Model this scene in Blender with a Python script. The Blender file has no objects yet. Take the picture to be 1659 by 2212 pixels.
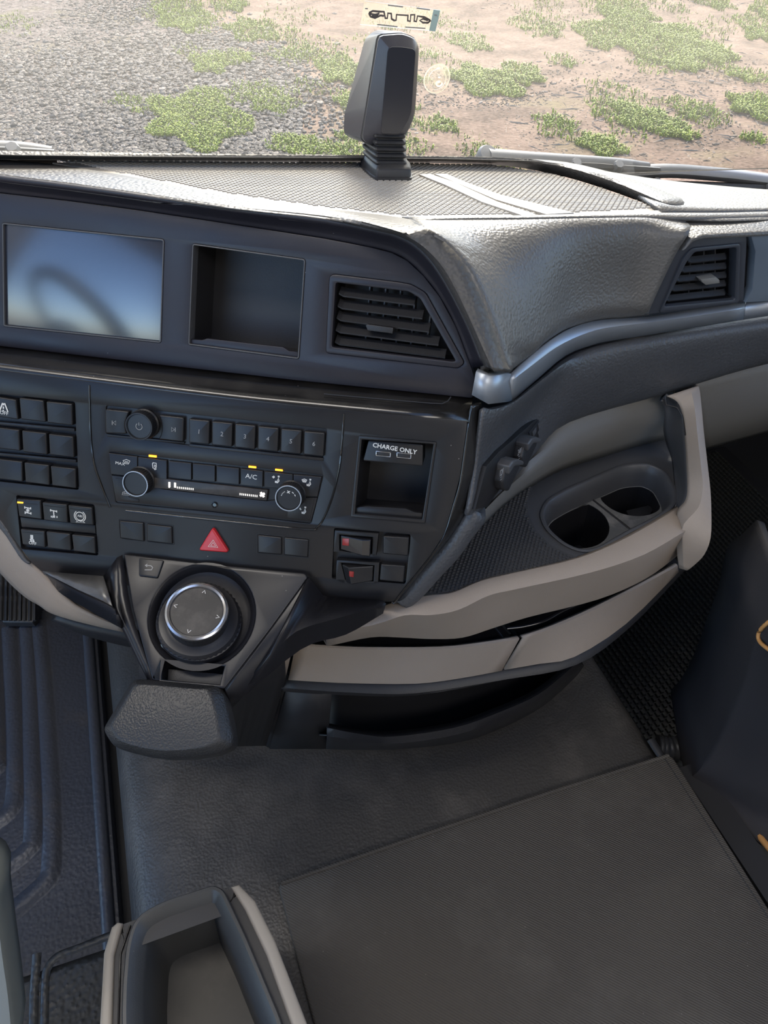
import bpy, bmesh, math, random
from mathutils import Vector as V, Matrix
from mathutils.geometry import tessellate_polygon

random.seed(7)
R = math.radians
S = bpy.context.scene
COL = S.collection

# ------------------------------------------------------------------ camera
CAM = V((0, 0, 1.25))
PITCH, YAW, FOC, CX, CY = R(43.6), R(18.5), 1660.0, 829.5, 1106.0
cd = bpy.data.cameras.new('camera')
cd.sensor_fit = 'VERTICAL'; cd.sensor_height = 36; cd.lens = FOC / 2212 * 36
cd.clip_start = .02; cd.clip_end = 400
cam = bpy.data.objects.new('camera', cd); COL.objects.link(cam)
cam.location = CAM; cam.rotation_euler = (R(90) - PITCH, 0, -YAW)
S.camera = cam
S.cycles.transparent_max_bounces = 24

# ------------------------------------------------------------------ sky, sun, exposure
w = bpy.data.worlds.new('sky'); S.world = w; w.use_nodes = True
nt = w.node_tree
sky = nt.nodes.new('ShaderNodeTexSky'); sky.sky_type = 'NISHITA'
sky.sun_disc = False; sky.sun_elevation = R(38); sky.sun_rotation = R(24)
sky.dust_density = .6; sky.air_density = .8; sky.ozone_density = 3.0
nt.links.new(sky.outputs[0], nt.nodes['Background'].inputs[0])
nt.nodes['Background'].inputs[1].default_value = SKY_STRENGTH = .36
sd = bpy.data.lights.new('sun', 'SUN'); sd.energy = 8.8; sd.angle = R(24); sd.color = (1, .93, .82)
sun = bpy.data.objects.new('sun', sd); COL.objects.link(sun)
sun.rotation_euler = (R(-52), 0, R(-24))
# added fill lights, unseen: rear panel for brightness, front strip for the ledge highlight
for x, y, sx, sy, e_, rz in ((.55, -1.10, .8, .5, 8.0, 0), (-.50, .42, .95, .22, 5.5, R(-25))):
    ld = bpy.data.lights.new('fill_lamp', 'AREA'); ld.shape = 'RECTANGLE'; ld.size = sx; ld.size_y = sy; ld.energy = e_; ld.color = (1, .94, .87)
    lo_ = bpy.data.objects.new('fill_lamp', ld); COL.objects.link(lo_); lo_.location = (x, y, 1.99); lo_.rotation_euler.z = rz
S.view_settings.view_transform = 'Standard'; S.view_settings.look = 'None'
S.view_settings.gamma = 1; S.view_settings.use_curve_mapping = False
S.view_settings.exposure = 1.0

# ------------------------------------------------------------------ survey helpers
FW = V((math.cos(PITCH) * math.sin(YAW), math.cos(PITCH) * math.cos(YAW), -math.sin(PITCH)))
RT = V((math.cos(YAW), -math.sin(YAW), 0)); UPV = RT.cross(FW)
def ray(x, y): return RT * ((x - CX) / FOC) - UPV * ((y - CY) / FOC) + FW
def D(x, y, d): return CAM + ray(x, y) * d
class Plane:
    """a real surface of the cab; .uv turns a photo measurement into metres on it"""
    def __init__(s, P, h, n):
        s.P = V(P); s.n = V(n).normalized(); s.h = (V(h) - s.n * V(h).dot(s.n)).normalized(); s.u = s.n.cross(s.h)
    def at(s, x, y, off=0):
        r = ray(x, y); P = s.P + s.n * off
        return CAM + r * ((P - CAM).dot(s.n) / r.dot(s.n))
    def uv(s, x, y, off=0):
        q = s.at(x, y, off) - s.P
        return (q.dot(s.h), q.dot(s.u))
    def pt(s, a, b, off=0): return s.P + s.h * a + s.u * b + s.n * off
    def uvs(s, pts, off=0): return [s.uv(x, y, off) for x, y in pts]
def leaning(P, yaw, lean):
    a, l = R(yaw), R(lean)
    nh = V((-math.sin(a), -math.cos(a), 0))
    return Plane(P, (math.cos(a), -math.sin(a), 0), nh * math.cos(l) + V((0, 0, math.sin(l))))
def HZ(z): return Plane((0, 0, z), (1, 0, 0), (0, 0, 1))
def YP(y): return Plane((0, y, 0), (1, 0, 0), (0, -1, 0))
def Z(x, y, z): return HZ(z).at(x, y)
def Y(x, y, yy): return YP(yy).at(x, y)
def depth(p): return (p - CAM).dot(FW)

LP = leaning(D(460, 1170, .70), 26, 25)                      # lower switch panel
UP = leaning(LP.at(500, 830) - LP.n * .035, 30, 24)          # upper display panel
TP = Plane((.243, .80, .960), (1, 0, -.12), (.12, .127, 1))  # top of the dash
CP = leaning(LP.at(460, 1214) + LP.n * .004, 26, 62)         # gear console
RP = leaning(D(360, 1560, .655), 24, 66)                     # palm rest
SP_a, SP_b, SP_c = D(1045, 890, .642), D(1010, 1112, .665), Y(1190, 940, .55)
SP = Plane(SP_b, SP_c - SP_b, (SP_c - SP_b).cross(SP_a - SP_b))
if SP.n.dot(CAM - SP.P) < 0: SP = Plane(SP_b, SP_c - SP_b, -SP.n)

# ------------------------------------------------------------------ materials
def mat(name, col, rough=.5, metal=0, grain=None, dust=0, blotch=0, spec=.5, emit=0, coat=0, wear=None):
    m = bpy.data.materials.new(name); m.use_nodes = True
    t = m.node_tree; b = t.nodes['Principled BSDF']; L = t.links.new
    b.inputs['Base Color'].default_value = (*col, 1); b.inputs['Roughness'].default_value = rough
    b.inputs['Metallic'].default_value = metal; b.inputs['Specular IOR Level'].default_value = spec
    b.inputs['Coat Weight'].default_value = coat; b.inputs['Coat Roughness'].default_value = .16
    if emit:
        b.inputs['Emission Color'].default_value = (*col, 1); b.inputs['Emission Strength'].default_value = emit
    tc = t.nodes.new('ShaderNodeTexCoord'); obj = tc.outputs['Object']
    cur = None
    if blotch:
        n = t.nodes.new('ShaderNodeTexNoise'); n.inputs['Scale'].default_value = 9; n.inputs['Detail'].default_value = 7
        L(obj, n.inputs['Vector'])
        x = t.nodes.new('ShaderNodeMix'); x.data_type = 'RGBA'
        x.inputs[6].default_value = (*[c * (1 - blotch) for c in col], 1); x.inputs[7].default_value = (*[min(1, c * (1 + blotch)) for c in col], 1)
        rp = t.nodes.new('ShaderNodeMapRange'); rp.inputs[1].default_value = .35; rp.inputs[2].default_value = .68
        L(n.outputs[0], rp.inputs[0]); L(rp.outputs[0], x.inputs[0]); cur = x.outputs[2]
        r2 = t.nodes.new('ShaderNodeMapRange'); r2.inputs[1].default_value = .3; r2.inputs[2].default_value = .7
        r2.inputs[3].default_value = max(.02, rough - .08); r2.inputs[4].default_value = min(1, rough + .1)
        L(n.outputs[0], r2.inputs[0]); L(r2.outputs[0], b.inputs['Roughness'])
    if dust:
        v = t.nodes.new('ShaderNodeTexVoronoi'); v.inputs['Scale'].default_value = 210; L(obj, v.inputs['Vector'])
        s = t.nodes.new('ShaderNodeMath'); s.operation = 'LESS_THAN'; s.inputs[1].default_value = .09; L(v.outputs['Distance'], s.inputs[0])
        g = t.nodes.new('ShaderNodeSeparateColor'); L(v.outputs['Color'], g.inputs[0])
        s2 = t.nodes.new('ShaderNodeMath'); s2.operation = 'LESS_THAN'; s2.inputs[1].default_value = dust; L(g.outputs[0], s2.inputs[0])
        k = t.nodes.new('ShaderNodeMath'); k.operation = 'MULTIPLY'; L(s.outputs[0], k.inputs[0]); L(s2.outputs[0], k.inputs[1])
        k2 = t.nodes.new('ShaderNodeMath'); k2.operation = 'MULTIPLY'; L(k.outputs[0], k2.inputs[0]); k2.inputs[1].default_value = .5
        x = t.nodes.new('ShaderNodeMix'); x.data_type = 'RGBA'
        if cur: L(cur, x.inputs[6])
        else: x.inputs[6].default_value = (*col, 1)
        x.inputs[7].default_value = (.42, .40, .37, 1); L(k2.outputs[0], x.inputs[0]); cur = x.outputs[2]
    if wear:
        n = t.nodes.new('ShaderNodeTexNoise'); n.inputs['Scale'].default_value = wear[1]; n.inputs['Detail'].default_value = 9
        n.inputs['Roughness'].default_value = .65; L(obj, n.inputs['Vector'])
        rp = t.nodes.new('ShaderNodeMapRange'); rp.inputs[1].default_value = wear[2]; rp.inputs[2].default_value = wear[3]; L(n.outputs[0], rp.inputs[0])
        x = t.nodes.new('ShaderNodeMix'); x.data_type = 'RGBA'
        if cur: L(cur, x.inputs[6])
        else: x.inputs[6].default_value = (*col, 1)
        x.inputs[7].default_value = (*wear[0], 1); L(rp.outputs[0], x.inputs[0]); cur = x.outputs[2]
    if cur: L(cur, b.inputs['Base Color'])
    if grain:
        kind, scale, strength = grain
        bp = t.nodes.new('ShaderNodeBump'); bp.inputs['Strength'].default_value = strength; bp.inputs['Distance'].default_value = .001
        if kind == 'leather':
            v = t.nodes.new('ShaderNodeTexVoronoi'); v.feature = 'SMOOTH_F1'; v.inputs['Scale'].default_value = scale
            n = t.nodes.new('ShaderNodeTexNoise'); n.inputs['Scale'].default_value = scale * .5
            ad = t.nodes.new('ShaderNodeVectorMath'); ad.operation = 'SCALE'; ad.inputs['Scale'].default_value = .6 / scale
            a2 = t.nodes.new('ShaderNodeVectorMath'); a2.operation = 'ADD'
            L(obj, n.inputs['Vector']); L(n.outputs['Color'], ad.inputs[0]); L(obj, a2.inputs[0]); L(ad.outputs[0], a2.inputs[1])
            L(a2.outputs[0], v.inputs['Vector'])
            iv = t.nodes.new('ShaderNodeMath'); iv.operation = 'MULTIPLY'; iv.inputs[1].default_value = -1.0
            L(v.outputs['Distance'], iv.inputs[0]); L(iv.outputs[0], bp.inputs['Height'])
        elif kind == 'noise':
            n = t.nodes.new('ShaderNodeTexNoise'); n.inputs['Scale'].default_value = scale; n.inputs['Detail'].default_value = 3
            L(obj, n.inputs['Vector']); L(n.outputs[0], bp.inputs['Height'])
        elif kind == 'weave':
            br = t.nodes.new('ShaderNodeTexBrick'); br.inputs['Scale'].default_value = scale
            br.inputs['Color1'].default_value = br.inputs['Color2'].default_value = (1, 1, 1, 1); br.inputs['Mortar'].default_value = (0, 0, 0, 1)
            br.inputs['Mortar Size'].default_value = .09; br.inputs['Mortar Smooth'].default_value = .6
            br.inputs['Brick Width'].default_value = .8; br.inputs['Row Height'].default_value = .4
            L(obj, br.inputs['Vector']); L(br.outputs[0], bp.inputs['Height'])
        elif kind == 'dots':
            v = t.nodes.new('ShaderNodeTexVoronoi'); v.inputs['Scale'].default_value = scale; v.inputs['Randomness'].default_value = 0
            L(obj, v.inputs['Vector'])
            rp = t.nodes.new('ShaderNodeMapRange'); rp.inputs[1].default_value = .25; rp.inputs[2].default_value = .45; rp.inputs[3].default_value = 1; rp.inputs[4].default_value = 0
            L(v.outputs['Distance'], rp.inputs[0]); L(rp.outputs[0], bp.inputs['Height'])
        elif kind == 'twill':
            wv = t.nodes.new('ShaderNodeTexWave'); wv.bands_direction = 'DIAGONAL'; wv.inputs['Scale'].default_value = scale; wv.inputs['Distortion'].default_value = .4
            L(obj, wv.inputs['Vector']); L(wv.outputs[0], bp.inputs['Height'])
        L(bp.outputs[0], b.inputs['Normal'])
    return m

M = {}
M['fascia'] = mat('black_fascia_plastic', (.0115, .0117, .0135), .33, spec=.33, grain=('noise', 1500, .06), dust=.02, blotch=.10)
M['fascia_up'] = mat('upper_fascia_plastic', (.0150, .0145, .0205), .40, spec=.4, grain=('noise', 1500, .08), dust=.012, blotch=.08)
M['key'] = mat('black_key_plastic', (.0115, .0115, .013), .36, spec=.36, grain=('noise', 1800, .04), dust=.008)
M['ledge'] = mat('hand_polished_ledge', (.0125, .012, .012), .20, spec=.6, dust=.08, wear=((.03, .029, .027), 22, .5, .75))
M['gloss'] = mat('gloss_black_plastic', (.008, .008, .010), .12, dust=.01)
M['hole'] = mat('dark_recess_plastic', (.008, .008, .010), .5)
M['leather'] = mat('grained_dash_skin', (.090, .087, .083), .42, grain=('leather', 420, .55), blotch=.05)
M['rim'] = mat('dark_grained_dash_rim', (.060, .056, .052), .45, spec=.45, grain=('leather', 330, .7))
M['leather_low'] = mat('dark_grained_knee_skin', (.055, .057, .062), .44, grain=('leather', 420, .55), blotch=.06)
M['tray'] = mat('ribbed_tray_liner', (.30, .28, .25), .36, grain=('noise', 900, .2))
M['trayrib'] = mat('smooth_tray_rib', (.30, .28, .25), .36)
M['silver'] = mat('satin_silver_trim', (.36, .39, .43), .40, metal=.55, grain=('noise', 700, .03))
M['steel'] = mat('bright_ring_metal', (.72, .72, .72), .2, metal=1)
M['beige'] = mat('warm_beige_plastic', (.27, .225, .185), .5, grain=('noise', 1300, .22), blotch=.05)
M['greyp'] = mat('grey_green_plastic', (.150, .146, .136), .52, grain=('noise', 1300, .2))
M['greydk'] = mat('dark_grey_plastic', (.060, .061, .065), .40, grain=('noise', 1300, .15), dust=.02)
M['bluegrey'] = mat('satin_glovebox_panel', (.16, .20, .25), .3, metal=.4)
M['framegrey'] = mat('dark_vent_frame', (.050, .056, .070), .30, metal=.3)
M['black'] = mat('matt_black_plastic', (.014, .014, .016), .48, grain=('noise', 1400, .2), dust=.01)
M['consoleblk'] = mat('satin_console_plastic', (.011, .011, .0135), .34, spec=.36, grain=('noise', 1500, .03), blotch=.12, dust=.01)
M['wingtop'] = mat('wing_top_sheen', (.055, .053, .051), .3, spec=.7, wear=((.12, .115, .11), 30, .45, .75))  # pale base and blotches stand in for the bright reflection on the wing
M['touch'] = mat('smudged_touchpad', (.020, .019, .019), .42, wear=((.06, .053, .05), 38, .48, .72))
M['pad'] = mat('black_leather_palm', (.018, .018, .0185), .46, grain=('leather', 700, .45), blotch=.1)
M['screen'] = mat('dark_screen_glass', (.010, .012, .020), .24, spec=1.0, blotch=0, coat=1.0)
M['red'] = mat('red_hazard_plastic', (.42, .016, .022), .35, grain=('noise', 900, .05))
M['redlens'] = mat('dim_red_lens', (.22, .012, .012), .3)
M['amber'] = mat('amber_light', (1, .36, .02), .4, emit=1.3)
M['white'] = mat('white_print', (.62, .62, .60), .5)
M['dimprint'] = mat('grey_print', (.26, .26, .26), .5)
M['lit'] = mat('lit_display_print', (.9, .84, .76), .5, emit=.55)
M['rubber'] = mat('black_rubber', (.020, .020, .022), .5)
M['mat'] = mat('blue_black_rubber_mat', (.054, .057, .068), .40, grain=('leather', 210, .6), wear=((.09, .078, .07), 7, .58, .78))
M['tunnel'] = mat('grained_tunnel_vinyl', (.050, .0465, .043), .45, grain=('leather', 330, .55), dust=.012, wear=((.092, .083, .074), 9, .5, .72))
M['cloth'] = mat('twill_floor_mat', (.056, .050, .043), .75, grain=('twill', 170, .5), dust=.02, wear=((.082, .075, .065), 6, .5, .75))
M['rearmat'] = mat('coarse_rubber_mat', (.026, .025, .022), .38, grain=('leather', 190, 1.0))
M['binshell'] = mat('light_bin_shell', (.26, .23, .19), .45)
M['binliner'] = mat('charcoal_bin_liner', (.040, .041, .041), .42, grain=('noise', 900, .1), dust=.02)
M['binfloor'] = mat('dusty_bin_floor', (.050, .047, .041), .6, wear=((.085, .077, .066), 12, .45, .7))
M['seat'] = mat('charcoal_seat_cloth', (.020, .019, .022), .85, grain=('noise', 700, .3))
M['piping'] = mat('orange_piping', (.50, .25, .08), .6)
M['cabin'] = mat('cab_lining', (.30, .285, .27), .85)
M['floor'] = mat('cab_floor_vinyl', (.02, .02, .021), .6)
M['pod'] = mat('pod_plastic', (.035, .034, .042), .36, grain=('noise', 1200, .06))
M['podface'] = mat('pod_smoked_face', (.016, .017, .024), .3)
M['wiper'] = mat('weathered_wiper_arm', (.16, .155, .15), .45)
M['rubpedal'] = mat('worn_pedal_rubber', (.022, .022, .024), .45, wear=((.08, .075, .07), 40, .55, .7))

def thin_glass(name, tint, haze, hazecol=(.8, .78, .74)):
    m = bpy.data.materials.new(name); m.use_nodes = True
    t = m.node_tree; t.nodes.clear(); L = t.links.new
    o = t.nodes.new('ShaderNodeOutputMaterial'); tr = t.nodes.new('ShaderNodeBsdfTransparent'); tr.inputs[0].default_value = (*tint, 1)
    gl = t.nodes.new('ShaderNodeBsdfGlossy'); gl.inputs['Roughness'].default_value = .02
    fr = t.nodes.new('ShaderNodeFresnel'); fr.inputs[0].default_value = 1.35
    mx = t.nodes.new('ShaderNodeMixShader'); L(fr.outputs[0], mx.inputs[0]); L(tr.outputs[0], mx.inputs[1]); L(gl.outputs[0], mx.inputs[2])
    df = t.nodes.new('ShaderNodeBsdfTranslucent'); df.inputs[0].default_value = (*hazecol, 1)
    m2 = t.nodes.new('ShaderNodeMixShader'); m2.inputs[0].default_value = haze
    L(mx.outputs[0], m2.inputs[1]); L(df.outputs[0], m2.inputs[2]); L(m2.outputs[0], o.inputs[0])
    return m
M['glass'] = thin_glass('windscreen_glass', (.85, .85, .83), .035, (.9, .84, .74))
M['sideglass'] = thin_glass('side_glass', (.93, .95, .95), .0)
M['clear'] = thin_glass('clear_disc', (.93, .91, .88), .13, (.85, .75, .62))
M['decal'] = thin_glass('tag_film', (.90, .88, .84), .16, (.60, .54, .48))

# ------------------------------------------------------------------ object helpers
WLOC = {}
def link(name, data, parent, loc):
    o = bpy.data.objects.new(name, data); COL.objects.link(o)
    WLOC[o.name] = V(loc)
    if parent is not None:
        o.parent = parent; o.location = V(loc) - WLOC[parent.name]
    else: o.location = loc
    return o
def tag(o, label=None, cat=None, group=None, kind=None):
    if label: o['label'] = label
    if cat: o['category'] = cat
    if group: o['group'] = group
    if kind: o['kind'] = kind
    return o
def thing(name, label, cat, loc, group=None):
    return tag(link(name, None, None, loc), label, cat, group)
def mesh(name, vs, fs, m, parent=None, smooth=False, origin=None, auto=None):
    vs = [V(v) for v in vs]
    c = V(origin) if origin is not None else sum(vs, V()) / len(vs)
    me = bpy.data.meshes.new(name); me.from_pydata([v - c for v in vs], [], fs)
    me.materials.append(M[m] if isinstance(m, str) else m)
    if smooth or auto: me.polygons.foreach_set('use_smooth', [True] * len(me.polygons))
    if auto:
        me.update()
        bm = bmesh.new(); bm.from_mesh(me)
        for e in bm.edges:
            if len(e.link_faces) == 2 and e.calc_face_angle(0) > R(auto): e.smooth = False
        bm.to_mesh(me); bm.free()
    return link(name, me, parent, c)
class MB:
    def __init__(s): s.v = []; s.f = []
    def add(s, vs, fs):
        k = len(s.v); s.v += [V(v) for v in vs]; s.f += [[i + k for i in f] for f in fs]; return s
    def build(s, name, m, parent=None, **k): return mesh(name, s.v, s.f, m, parent, **k)
def area2(p): return sum(p[i][0] * p[(i + 1) % len(p)][1] - p[(i + 1) % len(p)][0] * p[i][1] for i in range(len(p)))
def ccw(p): return list(p) if area2(p) > 0 else list(p)[::-1]
def inset(p, d):
    """shrink a counter-clockwise polygon by d metres (grow when d < 0)"""
    n = len(p); out = []
    for i in range(n):
        a, b, c = V(p[i - 1]), V(p[i]), V(p[(i + 1) % n])
        e1 = (b - a); e2 = (c - b)
        e1 = e1.normalized() if e1.length > 1e-9 else V((1, 0)); e2 = e2.normalized() if e2.length > 1e-9 else e1
        n1 = V((-e1.y, e1.x)); n2 = V((-e2.y, e2.x)); k = 1 + n1.dot(n2)
        out.append(tuple(b + (n1 + n2) * (d / max(k, .35))))
    return out
def rnd(p, r, n=4):
    """round the corners of a polygon"""
    out = []; m = len(p)
    for i in range(m):
        a, b, c = V(p[i - 1]), V(p[i]), V(p[(i + 1) % m])
        rr = r[i] if isinstance(r, (list, tuple)) else r
        l1, l2 = (a - b).length, (c - b).length; q = min(rr, l1 * .45, l2 * .45)
        if q < 1e-6: out.append(tuple(b)); continue
        s, e = b + (a - b) * (q / l1), b + (c - b) * (q / l2)
        for k in range(n + 1):
            t = k / n; out.append(tuple(s * (1 - t) ** 2 + b * 2 * t * (1 - t) + e * t * t))
    return out
def plate_into(mb, outer, holes, pl, front, back, bev=.0, steps=2, closed=True):
    """solid slab on a plane: outline and holes in plane metres, eased front edge"""
    outer = ccw(outer); holes = [ccw(h) for h in holes]
    def ring(loop, sgn):
        rings = []
        if bev > 0:
            for k in range(steps + 1):
                a = math.pi / 2 * k / steps
                rings.append((inset(loop, sgn * bev * (1 - math.sin(a))), front - bev * (1 - math.cos(a))))
        else: rings.append((loop, front))
        rings.append((loop, back))
        return rings
    vs, fs = [], []
    first = []
    for loop, sgn in [(outer, 1)] + [(h, -1) for h in holes]:
        rs = ring(loop, sgn); n = len(loop); base = len(vs)
        for pts, off in rs: vs += [pl.pt(a, b, off) for a, b in pts]
        first.append((base, rs[0][0], base + (len(rs) - 1) * n, n))
        for k in range(len(rs) - 1):
            for i in range(n):
                j = (i + 1) % n; q = [base + k * n + i, base + (k + 1) * n + i, base + (k + 1) * n + j, base + k * n + j]
                fs.append(q if sgn > 0 else q[::-1])
    loops = [[V((a, b, 0)) for a, b in f[1]] for f in first]
    idx = [f[0] + i for f in first for i in range(f[3])]
    flat = [p for l in loops for p in l]
    for tri in tessellate_polygon(loops):
        a, b, c = (flat[i] for i in tri)
        t = [idx[i] for i in tri]
        fs.append(t if (b - a).cross(c - a).z > 0 else t[::-1])
    if closed and not holes:
        b0, n = first[0][2], first[0][3]
        fs.append([b0 + i for i in range(n)][::-1])
    mb.add(vs, fs); return mb
def plate(name, outer, pl, front, back, m, parent=None, holes=(), bev=.0008, steps=2, auto=40, closed=True, px=True, r=0):
    if px: outer = pl.uvs(outer); holes = [pl.uvs(h) for h in holes]
    if r: outer = rnd(ccw(outer), r)
    mb = plate_into(MB(), outer, holes, pl, front, back, bev, steps, closed)
    return mb.build(name, m, parent, auto=auto)
def cat(p, n):
    """Catmull-Rom through points, n samples per span"""
    if n <= 1 or len(p) < 3:
        if len(p) == 2 and n > 1: return [p[0].lerp(p[1], k / n) for k in range(n)] + [p[1]]
        return list(p)
    q = [p[0] * 2 - p[1]] + list(p) + [p[-1] * 2 - p[-2]]; out = []
    for i in range(1, len(q) - 2):
        a, b, c, d = q[i - 1:i + 3]
        for k in range(n):
            t = k / n
            out.append(.5 * ((2 * b) + (c - a) * t + (2 * a - 5 * b + 4 * c - d) * t * t + (3 * b - a - 3 * c + d) * t ** 3))
    out.append(p[-1]); return out
def loft(name, rows, m, parent=None, nu=4, nv=4, thick=.004, smooth_v=True, auto=50, nrm=None):
    rows = [cat([V(p) for p in r], nu) for r in rows]
    w = min(len(r) for r in rows); rows = [r[:w] for r in rows]
    cols = [cat([r[i] for r in rows], nv if smooth_v else 1) for i in range(w)]
    h = len(cols[0]); vs = [c[j] for j in range(h) for c in cols]
    fs = [[j * w + i, j * w + i + 1, (j + 1) * w + i + 1, (j + 1) * w + i] for j in range(h - 1) for i in range(w - 1)]
    c = sum(vs, V()) / len(vs); s = 0
    for f in fs:
        a, b, d = vs[f[0]], vs[f[1]], vs[f[3]]
        s += (b - a).cross(d - a).dot((V(nrm) if nrm else CAM - c).normalized())
    if s < 0: fs = [f[::-1] for f in fs]
    o = mesh(name, vs, fs, m, parent, auto=auto)
    if thick:
        so = o.modifiers.new('thickness', 'SOLIDIFY'); so.thickness = thick; so.offset = -1; so.use_even_offset = False
    return o
def tube_into(mb, path, r, n=8, caps=True, flat=1.0, upv=(0, 0, 1)):
    path = [V(p) for p in path]; vs = []; fs = []; k = len(path)
    for i, p in enumerate(path):
        t = (path[min(i + 1, k - 1)] - path[max(i - 1, 0)]).normalized()
        u = V(upv); s = t.cross(u)
        if s.length < 1e-3: s = t.cross(V((1, 0, 0)))
        s.normalize(); u = s.cross(t)
        rr = r[i] if isinstance(r, (list, tuple)) else r
        vs += [p + s * (math.cos(2 * math.pi * j / n) * rr) + u * (math.sin(2 * math.pi * j / n) * rr * flat) for j in range(n)]
    for i in range(k - 1):
        for j in range(n):
            a, b = i * n + j, i * n + (j + 1) % n
            fs.append([a, a + n, b + n, b])
    if caps: fs += [list(range(n)), list(range((k - 1) * n, k * n))[::-1]]
    mb.add(vs, [f[::-1] for f in fs]); return mb
def tube(name, path, r, m, parent=None, n=8, flat=1.0, upv=(0, 0, 1), sm=0):
    path = [V(p) for p in path]
    if sm: path = cat(path, sm)
    return tube_into(MB(), path, r, n, True, flat, upv).build(name, m, parent, auto=60)
def lathe(name, c, axis, h, prof, m, parent=None, n=40, knurl=None, auto=35, sx=1.0, sy=1.0, cap=True):
    """turned part: prof = [(radius, height along axis)]; knurl = rows that get fine ribs"""
    c, a = V(c), V(axis).normalized(); h = (V(h) - a * V(h).dot(a)).normalized(); u = a.cross(h)
    vs = []; fs = []
    for i, (r, z) in enumerate(prof):
        for j in range(n):
            t = 2 * math.pi * j / n
            rr = r * (1 - .035 * (j % 2)) if knurl and i in knurl else r
            vs.append(c + h * (rr * math.cos(t) * sx) + u * (rr * math.sin(t) * sy) + a * z)
    for i in range(len(prof) - 1):
        for j in range(n):
            k = (j + 1) % n; fs.append([i * n + j, i * n + k, (i + 1) * n + k, (i + 1) * n + j])
    if cap and prof[-1][0] > 1e-5: fs.append([(len(prof) - 1) * n + j for j in range(n)])
    return mesh(name, vs, fs, m, parent, auto=auto)
def box_into(mb, x0, x1, y0, y1, z0, z1):
    v = [(x, y, z) for z in (z0, z1) for y in (y0, y1) for x in (x0, x1)]
    return mb.add(v, [[0, 2, 3, 1], [4, 5, 7, 6], [0, 1, 5, 4], [2, 6, 7, 3], [0, 4, 6, 2], [1, 3, 7, 5]])
def box(name, m, x0, x1, y0, y1, z0, z1, parent=None):
    return box_into(MB(), x0, x1, y0, y1, z0, z1).build(name, m, parent)
def strokes(name, lines, pl, off, width, m, parent=None, th=.0003):
    """printed symbol: thin raised ink ribbons on a plane, lines in plane metres"""
    mb = MB()
    for ln in lines:
        ln = [V(p) for p in ln]; n = len(ln); A = []; B = []
        for i, p in enumerate(ln):
            closed = (ln[0] - ln[-1]).length < 1e-6 and n > 2
            pr = ln[i - 1] if i else (ln[-2] if closed else None); nx = ln[i + 1] if i < n - 1 else (ln[1] if closed else None)
            d = ((p - pr).normalized() if pr else V((0, 0))) + ((nx - p).normalized() if nx else V((0, 0)))
            d = d.normalized() if d.length > 1e-6 else V((1, 0)); s = V((-d.y, d.x)) * width / 2
            A.append(p + s); B.append(p - s)
        vs = [pl.pt(*q, off + th) for q in A] + [pl.pt(*q, off + th) for q in B]
        mb.add(vs, [[i, n + i, n + i + 1, i + 1] for i in range(n - 1)])
    return mb.build(name, m, parent)
def text(name, body, pl, uv, off, size, m, parent=None, rot=0, cond=1.0, bold=0):
    cu = bpy.data.curves.new(name, 'FONT'); cu.body = body; cu.size = size; cu.align_x = 'CENTER'; cu.align_y = 'CENTER'
    cu.extrude = .0001; cu.resolution_u = 2; cu.offset = bold; cu.materials.append(M[m])
    tmp = bpy.data.objects.new('tmp', cu); COL.objects.link(tmp)
    me = bpy.data.meshes.new_from_object(tmp.evaluated_get(bpy.context.evaluated_depsgraph_get())); me.name = name
    bpy.data.objects.remove(tmp)
    o = link(name, me, parent, pl.pt(*uv, off))
    h = (pl.h * math.cos(rot) + pl.u * math.sin(rot)); u = pl.n.cross(h)
    mx = Matrix((h, u, pl.n)).transposed()
    o.rotation_euler = mx.to_euler(); o.scale = (cond, 1, 1)
    return o
def arc(c, r, a0, a1, n=10, sy=1): return [(c[0] + r * math.cos(R(a0 + (a1 - a0) * k / n)), c[1] + r * sy * math.sin(R(a0 + (a1 - a0) * k / n))) for k in range(n + 1)]
def quad_mid(pl, q):
    u = pl.uvs(q); return (sum(p[0] for p in u) / len(u), sum(p[1] for p in u) / len(u))

# ================================================================== the setting
def struct(o): o['kind'] = 'structure'; return o
XL, XR, YB, FLOOR, TUN = -1.02, 1.42, -1.55, .12, .30
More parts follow.
